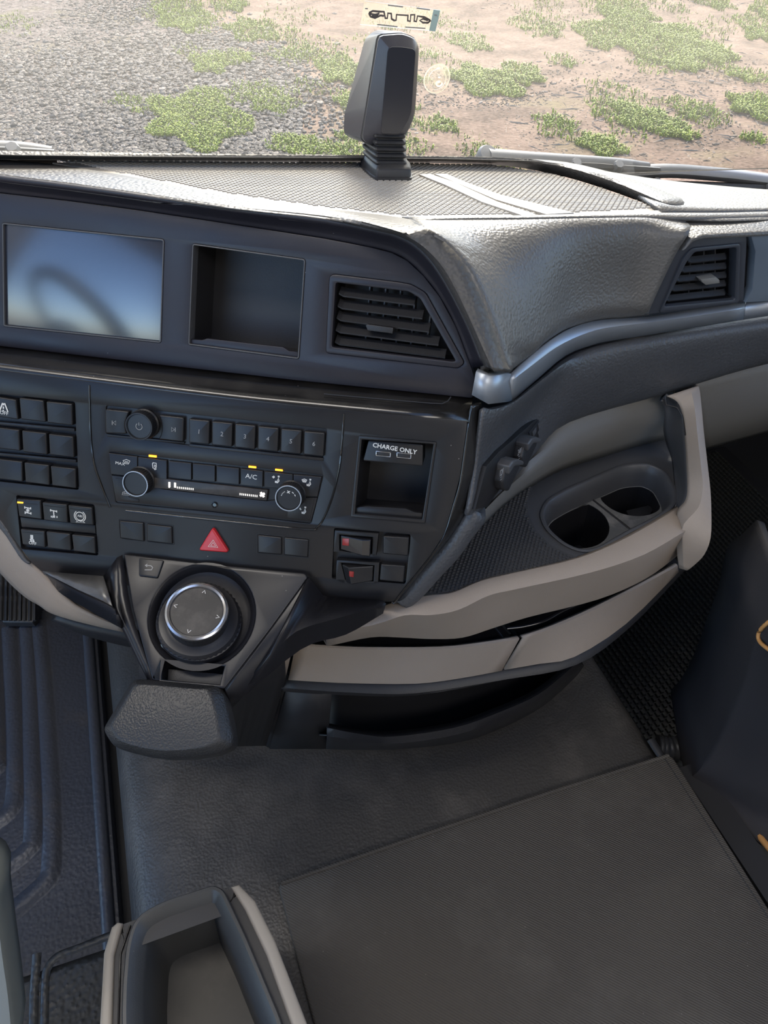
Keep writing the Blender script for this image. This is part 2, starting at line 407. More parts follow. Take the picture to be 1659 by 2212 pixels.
# --- ground outside
def ground_mat():
    m = bpy.data.materials.new('earth_and_gravel'); m.use_nodes = True
    t = m.node_tree; b = t.nodes['Principled BSDF']; L = t.links.new
    b.inputs['Roughness'].default_value = .95; b.inputs['Specular IOR Level'].default_value = .1
    g = t.nodes.new('ShaderNodeNewGeometry'); pos = g.outputs['Position']
    def noise(sc, det=8, rough=.6):
        n = t.nodes.new('ShaderNodeTexNoise'); n.inputs['Scale'].default_value = sc; n.inputs['Detail'].default_value = det
        n.inputs['Roughness'].default_value = rough; L(pos, n.inputs['Vector']); return n.outputs[0]
    def ramp(src, stops):
        r = t.nodes.new('ShaderNodeValToRGB'); e = r.color_ramp.elements
        e[0].position, e[0].color = stops[0][0], (*stops[0][1], 1); e[1].position, e[1].color = stops[1][0], (*stops[1][1], 1)
        for p, c in stops[2:]: k = e.new(p); k.color = (*c, 1)
        L(src, r.inputs[0]); return r.outputs[0]
    def mix(f, a, c):
        x = t.nodes.new('ShaderNodeMix'); x.data_type = 'RGBA'; L(f, x.inputs[0]); L(a, x.inputs[6]); L(c, x.inputs[7]); return x.outputs[2]
    dirt = ramp(noise(2.2), [(.36, (.20, .145, .105)), (.64, (.66, .50, .39)), (.5, (.44, .325, .245))])
    fine = ramp(noise(28, 6), [(.36, (.15, .115, .085)), (.64, (.62, .50, .40))])
    x = t.nodes.new('ShaderNodeMix'); x.data_type = 'RGBA'; x.inputs[0].default_value = .45; L(dirt, x.inputs[6]); L(fine, x.inputs[7]); dirt = x.outputs[2]
    v = t.nodes.new('ShaderNodeTexVoronoi'); v.inputs['Scale'].default_value = 26; L(pos, v.inputs['Vector'])
    sc = t.nodes.new('ShaderNodeSeparateColor'); L(v.outputs['Color'], sc.inputs[0])
    stone = ramp(sc.outputs[0], [(0, (.17, .15, .135)), (1, (.46, .42, .39)), (.5, (.29, .26, .24))])
    # gravel side: left of a line running outward
    sp = t.nodes.new('ShaderNodeSeparateXYZ'); L(pos, sp.inputs[0])
    ma = t.nodes.new('ShaderNodeMath'); ma.operation = 'MULTIPLY_ADD'; ma.inputs[1].default_value = .02; ma.inputs[2].default_value = -1.75
    L(sp.outputs[1], ma.inputs[0])
    su = t.nodes.new('ShaderNodeMath'); su.operation = 'ADD'; L(sp.outputs[0], su.inputs[0]); L(ma.outputs[0], su.inputs[1])
    nz = t.nodes.new('ShaderNodeMath'); nz.operation = 'MULTIPLY_ADD'; nz.inputs[1].default_value = 2.4; nz.inputs[2].default_value = -1.2; L(noise(.9), nz.inputs[0])
    s2 = t.nodes.new('ShaderNodeMath'); s2.operation = 'ADD'; L(su.outputs[0], s2.inputs[0]); L(nz.outputs[0], s2.inputs[1])
    mr = t.nodes.new('ShaderNodeMapRange'); mr.inputs[1].default_value = -.5; mr.inputs[2].default_value = .5; L(s2.outputs[0], mr.inputs[0])
    base = mix(mr.outputs[0], stone, dirt)
    # moss-green tinge
    gr = ramp(noise(1.1, 6), [(.54, (0, 0, 0)), (.70, (.55, .55, .55))])
    moss = ramp(noise(30, 4), [(.3, (.20, .21, .07)), (.7, (.42, .42, .19))])
    hs = t.nodes.new('ShaderNodeMix'); hs.data_type = 'RGBA'; hs.blend_type = 'MULTIPLY'; hs.inputs[0].default_value = 1; hs.inputs[7].default_value = (.46, .41, .385, 1)
    L(mix(gr, base, moss), hs.inputs[6]); L(hs.outputs[2], b.inputs['Base Color'])
    bp = t.nodes.new('ShaderNodeBump'); bp.inputs['Strength'].default_value = .5; bp.inputs['Distance'].default_value = .03
    L(noise(22, 6), bp.inputs['Height']); L(bp.outputs[0], b.inputs['Normal'])
    return m
M['earth'] = ground_mat()
GZ = -1.3
def undul(x, y): return GZ + .05 * math.sin(.7 * x + .4 * y) * math.sin(.5 * y - .3 * x)
gv = []; gf = []; NX, NY = 60, 60
for j in range(NY + 1):
    for i in range(NX + 1):
        x, y = -60 + 120 * i / NX, -40 + 120 * j / NY
        gv.append((x, y, undul(x, y) if abs(x) < 30 and 3 < y < 40 else GZ))
gf = [[j * (NX + 1) + i, j * (NX + 1) + i + 1, (j + 1) * (NX + 1) + i + 1, (j + 1) * (NX + 1) + i] for j in range(NY) for i in range(NX)]
struct(mesh('ground', gv, gf, 'earth', smooth=True))
def gp(x, y):
    p = Z(x, y, GZ); return V((p.x, p.y, undul(p.x, p.y)))
# --- loose gravel
ico = [(0, 0, 1), (.894, 0, .447), (.276, .851, .447), (-.724, .526, .447), (-.724, -.526, .447), (.276, -.851, .447), (.724, .526, -.447), (-.276, .851, -.447), (-.894, 0, -.447), (-.276, -.851, -.447), (.724, -.526, -.447)]
icf = [(0, 1, 2), (0, 2, 3), (0, 3, 4), (0, 4, 5), (0, 5, 1), (1, 6, 2), (2, 7, 3), (3, 8, 4), (4, 9, 5), (5, 10, 1), (2, 6, 7), (3, 7, 8), (4, 8, 9), (5, 9, 10), (1, 10, 6)]
def stones_mat():
    m = bpy.data.materials.new('gravel_stones'); m.use_nodes = True
    t = m.node_tree; b = t.nodes['Principled BSDF']; b.inputs['Roughness'].default_value = .85
    g = t.nodes.new('ShaderNodeNewGeometry'); r = t.nodes.new('ShaderNodeValToRGB'); e = r.color_ramp.elements
    e[0].color = (.056, .045, .035, 1); e[1].color = (.25, .207, .165, 1); k = e.new(.5); k.color = (.125, .100, .078, 1)
    t.links.new(g.outputs['Random Per Island'], r.inputs[0]); t.links.new(r.outputs[0], b.inputs['Base Color']); return m
M['stones'] = stones_mat()
vs = []; fs = []; rr = random.Random(3)
n = 0
while n < 22000:
    px, py = rr.uniform(-60, 900), rr.uniform(-30, 360)
    edge = 640 - abs(py - 250) * .15 - (max(0, 110 - py)) * 2.6
    if px > edge and rr.random() > math.exp(-(px - edge) / 60) * .8: continue
    p = gp(px, py); s = rr.uniform(.010, .030) * (1.0 if rr.random() < .93 else 1.6); a = rr.uniform(0, 6.28); ca, sa = math.cos(a), math.sin(a)
    k = len(vs); fx, fy, fz = rr.uniform(.7, 1.3), rr.uniform(.7, 1.2), rr.uniform(.45, .8)
    for x, y, z in ico:
        q = 1 + rr.uniform(-.15, .15); x, y, z = x * fx * q, y * fy * q, z * fz
        vs.append((p.x + s * (x * ca - y * sa), p.y + s * (x * sa + y * ca), p.z + s * z + s * .2))
    fs += [(f[0] + k, f[1] + k, f[2] + k) for f in icf]; n += 1
tag(mesh('gravel', vs, fs, 'stones'), 'loose grey brown gravel covering the ground left of the dash pod', 'gravel', kind='stuff')
def clod_mat():
    m = bpy.data.materials.new('earth_clods'); m.use_nodes = True
    t = m.node_tree; b = t.nodes['Principled BSDF']; b.inputs['Roughness'].default_value = .95
    g = t.nodes.new('ShaderNodeNewGeometry'); r = t.nodes.new('ShaderNodeValToRGB'); e = r.color_ramp.elements
    e[0].color = (.085, .062, .045, 1); e[1].color = (.36, .28, .22, 1); k = e.new(.6); k.color = (.17, .125, .09, 1)
    t.links.new(g.outputs['Random Per Island'], r.inputs[0]); t.links.new(r.outputs[0], b.inputs['Base Color']); return m
M['clods'] = clod_mat()
vs = []; fs = []
cl = [(rr.uniform(560, 1700), rr.uniform(-20, 370), rr.uniform(30, 110)) for _ in range(46)]
for _ in range(11000):
    if rr.random() < .7: q = rr.choice(cl); px, py = rr.gauss(q[0], q[2]), rr.gauss(q[1], q[2] * .35)
    else: px, py = rr.uniform(600, 1700), rr.uniform(-20, 370)
    if not (560 < px < 1720 and -30 < py < 375): continue
    p = gp(px, py); s = rr.uniform(.004, .014) * (1 if rr.random() < .95 else 1.8); a = rr.uniform(0, 6.28); ca, sa = math.cos(a), math.sin(a)
    k = len(vs); fx, fy, fz = rr.uniform(.7, 2.2), rr.uniform(.6, 1.0), rr.uniform(.35, .7)
    for x, y, z in ico: vs.append((p.x + s * (x * fx * ca - y * fy * sa), p.y + s * (x * fx * sa + y * fy * ca), p.z + s * z * fz))
    fs += [(f[0] + k, f[1] + k, f[2] + k) for f in icf]
tag(mesh('earth_clods', vs, fs, 'clods'), 'brown clods and crumbs scattered over the bare tan earth', 'clods', kind='stuff')
# --- grass patches
def grass_mat():
    m = bpy.data.materials.new('grass_blades'); m.use_nodes = True
    t = m.node_tree; b = t.nodes['Principled BSDF']; b.inputs['Roughness'].default_value = .6
    g = t.nodes.new('ShaderNodeNewGeometry'); r = t.nodes.new('ShaderNodeValToRGB'); e = r.color_ramp.elements
    e[0].color = (.075, .11, .006, 1); e[1].color = (.34, .38, .03, 1); k = e.new(.55); k.color = (.19, .25, .014, 1); b.inputs['Specular IOR Level'].default_value = .15
    t.links.new(g.outputs['Random Per Island'], r.inputs[0]); t.links.new(r.outputs[0], b.inputs['Base Color'])
    return m
M['grass'] = grass_mat()
patches = [(410, 270, 105, 55, 1), (735, 160, 45, 32, 1), (462, 150, 42, 24, .9), (395, 40, 60, 38, .9), (500, 12, 40, 16, .8), (540, 62, 55, 26, .7), (520, 132, 36, 16, .7), (650, 318, 60, 20, .6), (590, 235, 55, 26, .35),
           (1040, 172, 75, 30, 1), (1010, 90, 45, 20, .8), (1130, 165, 45, 22, .7), (1170, 60, 60, 22, .35), (1420, 82, 150, 45, 1), (1360, 30, 70, 22, .8), (1530, 118, 60, 24, .9), (1480, 150, 40, 14, .9), (1405, 262, 70, 22, .9), (1470, 292, 36, 12, .8), (1295, 308, 50, 18, .9),
           (1620, 242, 60, 22, .9), (1640, 60, 50, 34, .6), (1545, 8, 46, 14, .7), (1350, 238, 30, 12, .9), (1610, 175, 50, 14, .4), (760, 225, 40, 20, .4), (960, 270, 36, 14, .35), (760, 295, 30, 16, .3), (1650, 20, 30, 20, .6), (1290, 95, 30, 12, .7), (1625, 305, 30, 9, .4), (20, 45, 60, 26, .15)]
patches += [(rr.uniform(300, 1680), rr.uniform(-10, 350), rr.uniform(30, 80), rr.uniform(10, 24), rr.uniform(.05, .22)) for _ in range(60)]
vs = []; fs = []
for cx, cy, rx, ry, dens in patches:
    for _ in range(int(rx * ry * 1.5 * dens)):
        a = rr.uniform(0, 6.28); q = math.sqrt(rr.random()) * (1 + .45 * math.sin(3 * a + cx) * math.cos(2 * a + cy)) ; q = min(q, 1.3)
        p = gp(cx + rx * q * math.cos(a), cy + ry * q * math.sin(a) + .22 * rx * q * math.cos(a) * (1 if cx > 800 else .3))
        h, wd, t, ln = rr.uniform(.012, .05), rr.uniform(.004, .009), rr.uniform(0, 6.28), rr.uniform(.015, .06)
        dx, dy = math.cos(t), math.sin(t); k = len(vs)
        vs += [(p.x - dy * wd, p.y + dx * wd, p.z), (p.x + dy * wd, p.y - dx * wd, p.z), (p.x + dx * ln * .5 + dy * wd * .8, p.y + dy * ln * .5 - dx * wd * .8, p.z + h), (p.x + dx * ln * .5 - dy * wd * .8, p.y + dy * ln * .5 + dx * wd * .8, p.z + h), (p.x + dx * ln, p.y + dy * ln, p.z + h * 1.1)]
        fs += [[k, k + 1, k + 2, k + 3], [k + 3, k + 2, k + 4]]
tag(mesh('grass', vs, fs, 'grass'), 'low green grass growing in scattered patches on the dirt', 'grass', kind='stuff')
# --- dry twigs strewn over the earth
mb = MB()
for _ in range(190):
    p = gp(rr.uniform(820, 1680), rr.uniform(-10, 360)); a = rr.uniform(0, 3.14); l = rr.uniform(.03, .16); wd = rr.uniform(.001, .0028)
    d = V((math.cos(a), math.sin(a), 0)) * l; s = V((-math.sin(a), math.cos(a), 0)) * wd; up_ = V((0, 0, .012))
    mb.add([p - d - s, p + d - s * .4, p + d + s * .4, p - d + s, p + up_], [[0, 1, 4], [1, 2, 4], [2, 3, 4], [3, 0, 4]])
M['twig'] = mat('dry_twig', (.30, .25, .20), .9)
tag(mb.build('twigs', 'twig'), 'pale dry twigs and stalks strewn over the bare earth', 'twigs', kind='stuff')

# --- cab shell
struct(mesh('floor', [(XL, YB, FLOOR), (XR, YB, FLOOR), (XR, 1.16, FLOOR), (XL, 1.16, FLOOR), (XL, YB, FLOOR - .05), (XR, YB, FLOOR - .05), (XR, 1.16, FLOOR - .05), (XL, 1.16, FLOOR - .05)], [[0, 1, 2, 3], [7, 6, 5, 4], [0, 4, 5, 1], [2, 6, 7, 3], [1, 5, 6, 2], [3, 7, 4, 0]], 'floor'))
mb = MB(); HX0, HX1, HY0, HY1 = -.25, .65, -.75, .05          # roof; its open hatch is added to let in more light
box_into(mb, XL - .05, XR + .05, YB, HY0, 2.02, 2.07); box_into(mb, XL - .05, XR + .05, HY1, .80, 2.02, 2.07)
box_into(mb, XL - .05, HX0, HY0, HY1, 2.02, 2.07); box_into(mb, HX1, XR + .05, HY0, HY1, 2.02, 2.07)
struct(mb.build('ceiling', 'cabin'))
struct(box('wall_rear', 'cabin', XL - .05, XR + .05, YB - .05, YB, .05, 2.07))
for n_, (x, y, sx, sy, rz) in enumerate(((.55, -1.10, .8, .5, 0), (-.50, .42, .95, .22, R(-25)))):   # housings made up for the two added fill lights
    o = struct(box('trim_%d' % (4 + n_), 'cabin', x - sx / 2 - .02, x + sx / 2 + .02, y - sy / 2 - .02, y + sy / 2 + .02, 1.994, 2.019)); o.rotation_euler.z = rz
def side_wall(name, x0, x1, open_for_light=False):
    mb = MB()
    if open_for_light:      # doorway added with no door in it, to let in side light
        box_into(mb, x0, x1, YB, 1.0, .05, .18); box_into(mb, x0, x1, 1.0, 1.16, .05, .88); box_into(mb, x0, x1, YB, -.72, .22, .88)
        box_into(mb, x0, x1, YB, .80, 1.86, 2.07); box_into(mb, x0, x1, YB, -.72, .88, 1.86); box_into(mb, x0, x1, .66, .80, .88, 1.86)
        return struct(mb.build(name, 'cabin'))
    box_into(mb, x0, x1, YB, 1.16, .05, .88); box_into(mb, x0, x1, YB, .80, 1.86, 2.07)
    box_into(mb, x0, x1, YB, -.72, .88, 1.86); box_into(mb, x0, x1, .66, .80, .88, 1.86)
    return struct(mb.build(name, 'cabin'))
side_wall('wall_left', XL - .06, XL, True); side_wall('wall_right', XR, XR + .06)
struct(box('window_2', 'sideglass', XR + .028, XR + .032, -.72, .66, .88, 1.86))
mb = MB(); box_into(mb, XL, XR, 1.10, 1.16, .05, .62)
struct(mb.build('wall_front', 'hole'))
# windscreen: curved in plan, leaning back
def screen_pt(x, t, dy=0):
    c = (x - .2) / 1.22; y = .885 - .20 * abs(c) ** 2.2 - .12 * t; z = .90 - .05 * c + t * .95
    return V((x, y + dy, z))
rows = [[screen_pt(XL + (XR - XL) * i / 28, j / 6) for i in range(29)] for j in range(7)]
win = loft('window_1', rows, 'glass', None, 1, 1, 0, True); struct(win)
so = win.modifiers.new('thickness', 'SOLIDIFY'); so.thickness = .004
struct(tube('trim_1', [screen_pt(XL + (XR - XL) * i / 20, 1.0) for i in range(21)], .05, 'cabin', None, 8))
mb = MB()
for x in (XL, XR): tube_into(mb, [screen_pt(x, 0), screen_pt(x, .5), screen_pt(x, 1.02)], .06, 8)
struct(mb.build('trim_2', 'cabin'))
# outer cowl below the windscreen
rows = [[screen_pt(XL + (XR - XL) * i / 14, -.10, .015) for i in range(15)], [screen_pt(XL + (XR - XL) * i / 14, -.18, .08) + V((0, 0, -.02)) for i in range(15)], [screen_pt(XL + (XR - XL) * i / 14, -.50, .22) for i in range(15)]]
struct(loft('trim_3', rows, 'black', None, 1, 2, .01))

def scr(px, py, back=0.0):
    """the point of the windscreen seen at a photo position"""
    lo, hi = .3, 1.4; r = ray(px, py)
    for _ in range(50):
        k = (lo + hi) / 2; p = CAM + r * k; t = (p.z - .90 + .05 * (p.x - .2) / 1.22) / .95
        if p.y > screen_pt(p.x, t).y - back: hi = k
        else: lo = k
    return CAM + r * lo
# --- toll tag on the glass
q = [scr(787, 2, .006), scr(951, 22, .006), scr(940, 67, .006), scr(778, 53, .006)]
h = (q[1] - q[0]).normalized(); nn = (q[3] - q[0]).cross(q[1] - q[0]).normalized()
if nn.dot(CAM - q[0]) < 0: nn = -nn
GP = Plane(sum(q, V()) / 4, h, nn)
g2 = [GP.uv(*a) for a in [(787, 2), (951, 22), (940, 67), (778, 53)]]
tt = thing('toll_tag', 'thin pale transparent tag sticker with dark antenna print at windscreen top', 'sticker', GP.P)
mb = plate_into(MB(), g2, [], GP, .0006, -.0006, 0); mb.build('film', 'decal', tt)
M['ink'] = mat('smoky_antenna_ink', (.10, .085, .08), .6); M['teal'] = mat('pale_teal_edge', (.36, .47, .44), .6)
P_ = lambda u, v: GP.uv(660 + u / 4.1475, v / 4.1475)
strokes('antenna', [[P_(*a) for a in l] for l in [
    [(565, 112), (600, 95), (650, 100), (700, 102), (712, 160), (730, 160), (735, 115), (765, 118), (768, 165), (790, 180), (808, 178), (812, 128), (915, 135), (912, 182), (935, 188), (940, 130), (975, 128), (970, 185), (990, 190), (1000, 140), (1060, 150), (1115, 180)],
    [(565, 112), (580, 145), (620, 158), (670, 135), (700, 140)], [(575, 120), (620, 128), (660, 118)], [(590, 140), (630, 145), (650, 130)],
    [(1115, 180), (1095, 200), (1050, 200), (1020, 180), (1050, 165), (1095, 180)], [(1075, 158), (1118, 184), (1085, 204)]]], GP, .0008, .0019, 'ink', tt)
mb = plate_into(MB(), [P_(1145, 82), P_(1204, 90), P_(1160, 280), P_(1105, 272)], [], GP, .0010, .0006, 0); mb.build('edge_strip', 'teal', tt)
strokes('small_print', [[P_(530, 72), (P_(555, 74))], [P_(735, 42), P_(870, 58)], [P_(990, 68), P_(1110, 84)], [P_(640, 215), P_(820, 235)], [P_(890, 238), P_(1070, 250)], [P_(1150, 130), P_(1175, 133)]], GP, .0011, .0011, 'dimprint', tt)
# --- suction disc on the glass
c = scr(943, 169, .004); a = (scr(943, 100, .004) - scr(943, 240, .004)).normalized(); b_ = (scr(990, 169, .004) - scr(900, 169, .004)).normalized()
nn = b_.cross(a).normalized(); nn = nn if nn.dot(CAM - c) > 0 else -nn
rad = .0152
ts = thing('suction_disc', 'clear round suction disc stuck to the windscreen right of the pod', 'suction cup', c)
lathe('disc', c, nn, b_, [(rad, .0004), (rad * .94, .0014), (rad * .72, .0016), (rad * .68, .0006), (0, .0004)], 'clear', ts, 36)
M['clearhub'] = thin_glass('milky_clear_hub', (.9, .88, .84), .42, (.9, .8, .68))
lathe('hub', c + a * -.003 + b_ * .002, nn, b_, [(.0048, 0), (.0045, .004), (.002, .005), (.0016, .002), (0, .002)], 'clearhub', ts, 18)
lathe('rim_ring', c, nn, b_, [(rad * .99, .0004), (rad * 1.01, .0012), (rad * .93, .0018), (rad * .92, .001)], 'clearhub', ts, 40, cap=False)
lathe('inner_ring', c, nn, b_, [(rad * .71, .001), (rad * .70, .0022), (rad * .66, .0022), (rad * .65, .001)], 'clearhub', ts, 40, cap=False)

# --- wipers outside the glass
def wiper(label, arm, blade, knob, r0, r1, fl):
    base = Y(*arm[0], .95)
    t = thing('windscreen_wiper', label, 'wiper', base)
    pa = cat([Y(x, y, .95) for x, y in arm], 4); n = len(pa) - 1
    mb = MB(); tube_into(mb, pa, [r0 + (r1 - r0) * i / n for i in range(n + 1)], 8, True, fl); mb.build('arm', 'wiper', t, auto=50)
    if knob: lathe('pivot_cap', pa[0], (0, -.6, .8), (1, 0, 0), [(.014, -.01), (.014, .004), (.011, .008), (0, .009)], 'wiper', t, 18)
    pb = cat([Y(x, y, .94) for x, y in blade], 4); n = len(pb) - 1
    mb = MB(); tube_into(mb, pb, [.0062 - .004 * abs(i / n - .4) for i in range(n + 1)], 6, True, .9); mb.build('blade', 'rubber', t, auto=50)
    tube('wiper_lip', [p + V((0, .003, -.009)) for p in pb], .0022, 'rubber', t, 5, 2.0)
    for q in (.3, .7): lathe('clip', pb[int(n * q)] + V((0, 0, -.004)), (0, -.5, .85), (1, 0, 0), [(.008, 0), (.008, .010), (.006, .013), (0, .013)], 'wiper', t, 8)
wiper('weathered grey wiper arm with round pivot cap behind dash top', [(1052, 338), (1150, 342), (1320, 350), (1400, 357)], [(1180, 354), (1300, 360), (1424, 367)], True, .015, .006, .7)
wiper('long dark wiper lying at the right end of the windscreen', [(1283, 379), (1350, 374), (1440, 369), (1520, 374), (1600, 382), (1720, 398)], [(1330, 394), (1450, 399), (1659, 404), (1740, 409)], False, .013, .013, .75)
wiper('dark wiper end showing over the far left dash edge', [(-120, 318), (-40, 318), (40, 318), (112, 326)], [(-120, 328), (0, 326), (118, 330)], False, .012, .007, .7)

# ================================================================== dashboard
dash = thing('dashboard', 'dark moulded truck dashboard with grained skin, angled fascias and silver trim', 'dashboard', (.15, .62, .80))
f = .0
# top of the dash and its rolled rim
TPz = lambda x, y, o=0: TP.at(x, y, o)
UPo = lambda x, y, o=0: UP.at(x, y, o)
far = [(-140, 333), (-20, 336), (110, 337), (440, 340), (780, 342), (1060, 346), (1200, 362), (1290, 390), (1420, 440)]
near = [(-140, 333), (-20, 343), (100, 352), (240, 374), (480, 413), (700, 446), (870, 467), (1130, 467), (1430, 454)]
# raised border behind the liner
loft('rear_lip', [[TPz(x, y, -.004) for x, y in [(-140, 342), (110, 346), (440, 350), (780, 351), (1060, 356), (1190, 375), (1300, 406), (1430, 453)]],
                  [TPz(x, y, .007 if x < 1400 else .0015) for x, y in [(-140, 334), (110, 338), (440, 342), (780, 344), (1062, 348), (1200, 357), (1318, 390), (1452, 445)]],
                  [TPz(x, y, .009 if x < 1400 else .002) for x, y in [(-140, 332), (110, 336), (440, 339), (780, 341), (1064, 345), (1208, 353), (1332, 388), (1470, 443)]],
                  [TPz(x, y, .006 if x < 1400 else .001) for x, y in [(-140, 331), (110, 334), (440, 336), (780, 338), (1068, 342), (1222, 350), (1360, 386), (1500, 440)]],
                  [TPz(x, y, -.03) for x, y in [(-140, 333), (110, 335), (440, 337), (780, 339), (1070, 343), (1230, 352), (1390, 392), (1520, 446)]]], 'leather', dash, 4, 1, .004, False, 40)
liner = [(112, 345), (440, 349), (780, 350), (1060, 355), (1190, 374), (1300, 405), (1428, 452), (1130, 467), (870, 468), (700, 450), (480, 418), (240, 372)]
plate('tray_liner', liner, TP, -.002, -.02, 'tray', dash, bev=.001)
def inside(p, poly):
    c = False; n = len(poly)
    for i in range(n):
        (x1, y1), (x2, y2) = poly[i - 1], poly[i]
        if (y1 > p[1]) != (y2 > p[1]) and p[0] < (x2 - x1) * (p[1] - y1) / (y2 - y1) + x1: c = not c
    return c
lp_ = inset(ccw(TP.uvs(liner, -.002)), .004); mb = MB(); j = 0; yy = min(p[1] for p in lp_)
while yy < max(p[1] for p in lp_):
    xx = min(p[0] for p in lp_) + (.0032 if j % 2 else 0)
    while xx < max(p[0] for p in lp_):
        if inside((xx, yy), lp_):
            a, b_ = .0026, .0014
            mb.add([TP.pt(xx + u * a, yy + v * b_, -.0021) for u, v in ((-1, -1), (1, -1), (1, 1), (-1, 1))] + [TP.pt(xx + u * a * .8, yy + v * b_ * .5, -.0010) for u, v in ((-1, -1), (1, -1), (1, 1), (-1, 1))], [[4, 5, 6, 7], [0, 1, 5, 4], [1, 2, 6, 5], [2, 3, 7, 6], [3, 0, 4, 7]])
        xx += .0064
    yy += .0038; j += 1
tag(mb.build('liner_relief', 'tray', dash), kind='stuff')
for rb in ([(905, 377), (930, 376), (985, 395), (1075, 436), (1160, 464), (1130, 466), (1040, 436), (960, 399)],
           [(938, 376), (965, 376), (1010, 395), (1085, 422), (1240, 460), (1180, 463), (1070, 431), (995, 399)]):
    plate('smooth_rib', rb, TP, .0005, -.008, 'trayrib', dash, bev=.001)
# the strip of skin in front of the liner and the rim that rolls over the displays
H0 = [TPz(-140, 333), TPz(-20, 343), TPz(100, 353), TPz(240, 374), TPz(480, 416), TPz(700, 449), TPz(870, 468)]
rimO = [UPo(915, 490, .036), UPo(958, 520, .035), UPo(1002, 569, .034), UPo(1045, 656, .032), UPo(1091, 775, .028), UPo(1104, 800, .026)]
rimA = H0[:6] + [TPz(868, 470)] + rimO
top2 = [(-140, 340), (-20, 354), (100, 366), (240, 390), (480, 433), (700, 462), (855, 490), (893, 510), (928, 535), (972, 583), (1012, 660), (1062, 775), (1076, 802)]
low = [(-140, 362), (0, 385), (150, 404), (300, 425), (500, 454), (700, 476), (830, 502), (862, 511), (898, 530), (935, 568), (972, 628), (1015, 715), (1045, 790)]
n_tp = 6                                              # the first stations lie on the gently sloping hood, the rest wrap down the corner
rim_rows = []
hoodx = [(-140, 333), (-20, 343), (100, 353), (240, 374), (480, 416), (700, 449)]
for k_, (wt, otp, oup) in enumerate([(0, 0, 0), (.30, -.0004, .040), (.58, -.0010, .039), (.80, -.0018, .035), (.93, -.0030, .028), (1.0, -.0050, .022), (1.0, 0, .010)]):
    row = []
    for m_ in range(len(low)):
        if k_ == 0: row.append(rimA[m_]); continue
        if m_ < n_tp:
            x, y = hoodx[m_][0] * (1 - wt) + low[m_][0] * wt, hoodx[m_][1] * (1 - wt) + low[m_][1] * wt
            row.append(TPz(x, y, otp) if k_ < 6 else UPo(x, y, oup))
        else:
            t_ = max(0, (wt - .15) / .85); x, y = top2[m_][0] * (1 - t_) + low[m_][0] * t_, top2[m_][1] * (1 - t_) + low[m_][1] * t_
            row.append(UPo(x, y, oup))
    rim_rows.append(row)
rim = loft('dash_rim', rim_rows, 'rim', dash, 4, 2, .003)
fin = [(-140, 395), (0, 416), (150, 433), (300, 453), (500, 483), (700, 514), (800, 533), (845, 544), (880, 562), (915, 595), (950, 640), (985, 705), (1019, 795)]
loft('fascia_lip', [[UPo(x, y, .014) for x, y in low], [UPo((x * .35 + a * .65), (y * .35 + b * .65), .003) for (x, y), (a, b) in zip(low, fin)], [UPo(x, y, .000) for x, y in fin], [UPo(x, y, -.008) for x, y in fin]], 'fascia_up', dash, 4, 3, .003)
# upper fascia with openings for the screen, the pocket and the vent
SCRN = [(5, 481), (355, 517), (348, 741), (8, 705)]
POCK = [(416, 526), (660, 560), (646, 776), (407, 745)]
VENT = [(712, 597), (722, 592), (860, 609), (889, 614), (920, 632), (1004, 784), (990, 795), (704, 762)]
fo = [(x, y + 1) for x, y in fin] + [(1034, 845), (1018, 860), (640, 822), (422, 797), (0, 748), (-140, 732)]
plate('upper_fascia', UP.uvs(fo), UP, 0, -.012, 'fascia_up', dash, holes=[rnd(ccw(UP.uvs(h)), .0025) for h in (SCRN, POCK, VENT)], bev=.0008, px=False)
# ledge between the two fascias, rolling into the lower one
l0 = [UPo(x, y, -.002) for x, y in [(-140, 731), (0, 747), (422, 796), (640, 821), (1022, 859)]]
kc = [LP.at(x, y, 0) for x, y in [(-140, 768), (0, 786), (422, 839), (640, 863), (1014, 899)]]
lt = [k + (p - k).normalized() * .008 for k, p in zip(kc, l0)]; ft = [k - LP.u * .0062 for k in kc]
arc_ = lambda t: [p * (1 - t) ** 2 + k * 2 * t * (1 - t) + q * t * t for p, k, q in zip(lt, kc, ft)]
lrows = [l0, [p.lerp(q, .6) for p, q in zip(l0, lt)]] + [arc_(t / 8) for t in range(9)]
loft('fascia_ledge', lrows, 'ledge', dash, 3, 1, .003)
# recessed line on the ledge
tube('ledge_seam', [LP.at(x, y, -.010) for x, y in [(700, 851), (930, 871), (955, 872), (968, 866), (974, 857)]], .0006, 'hole', dash, 5)
# lower fascia
USBH = [(781, 948), (938, 958), (913, 1122), (766, 1110)]
SW1 = [(-60, 846), (161, 868), (170, 1058), (-60, 1034)]
SW2 = [(35, 1070), (203, 1090), (212, 1200), (46, 1186)]
RK = [(722, 1141), (887, 1155), (876, 1261), (717, 1250)]
lo = [(1010, 909), (994, 1029), (980, 1083), (960, 1154), (930, 1200), (850, 1300), (700, 1302), (240, 1262), (219, 1247), (92, 1236), (68, 1216), (40, 1179), (0, 1123), (-140, 960), (-140, 780), (0, 799), (422, 852), (640, 876)]
RB = [(229, 876), (706, 926), (698, 990), (410, 962), (229, 937)]
CB = [(235, 976), (699, 1026), (672, 1131), (460, 1106), (250, 1086)]
plate('lower_fascia', LP.uvs(lo), LP, 0, -.012, 'fascia', dash, holes=[rnd(ccw(LP.uvs(h)), .002) for h in (USBH, SW1, SW2, RK, RB, CB)], bev=.0006, px=False)
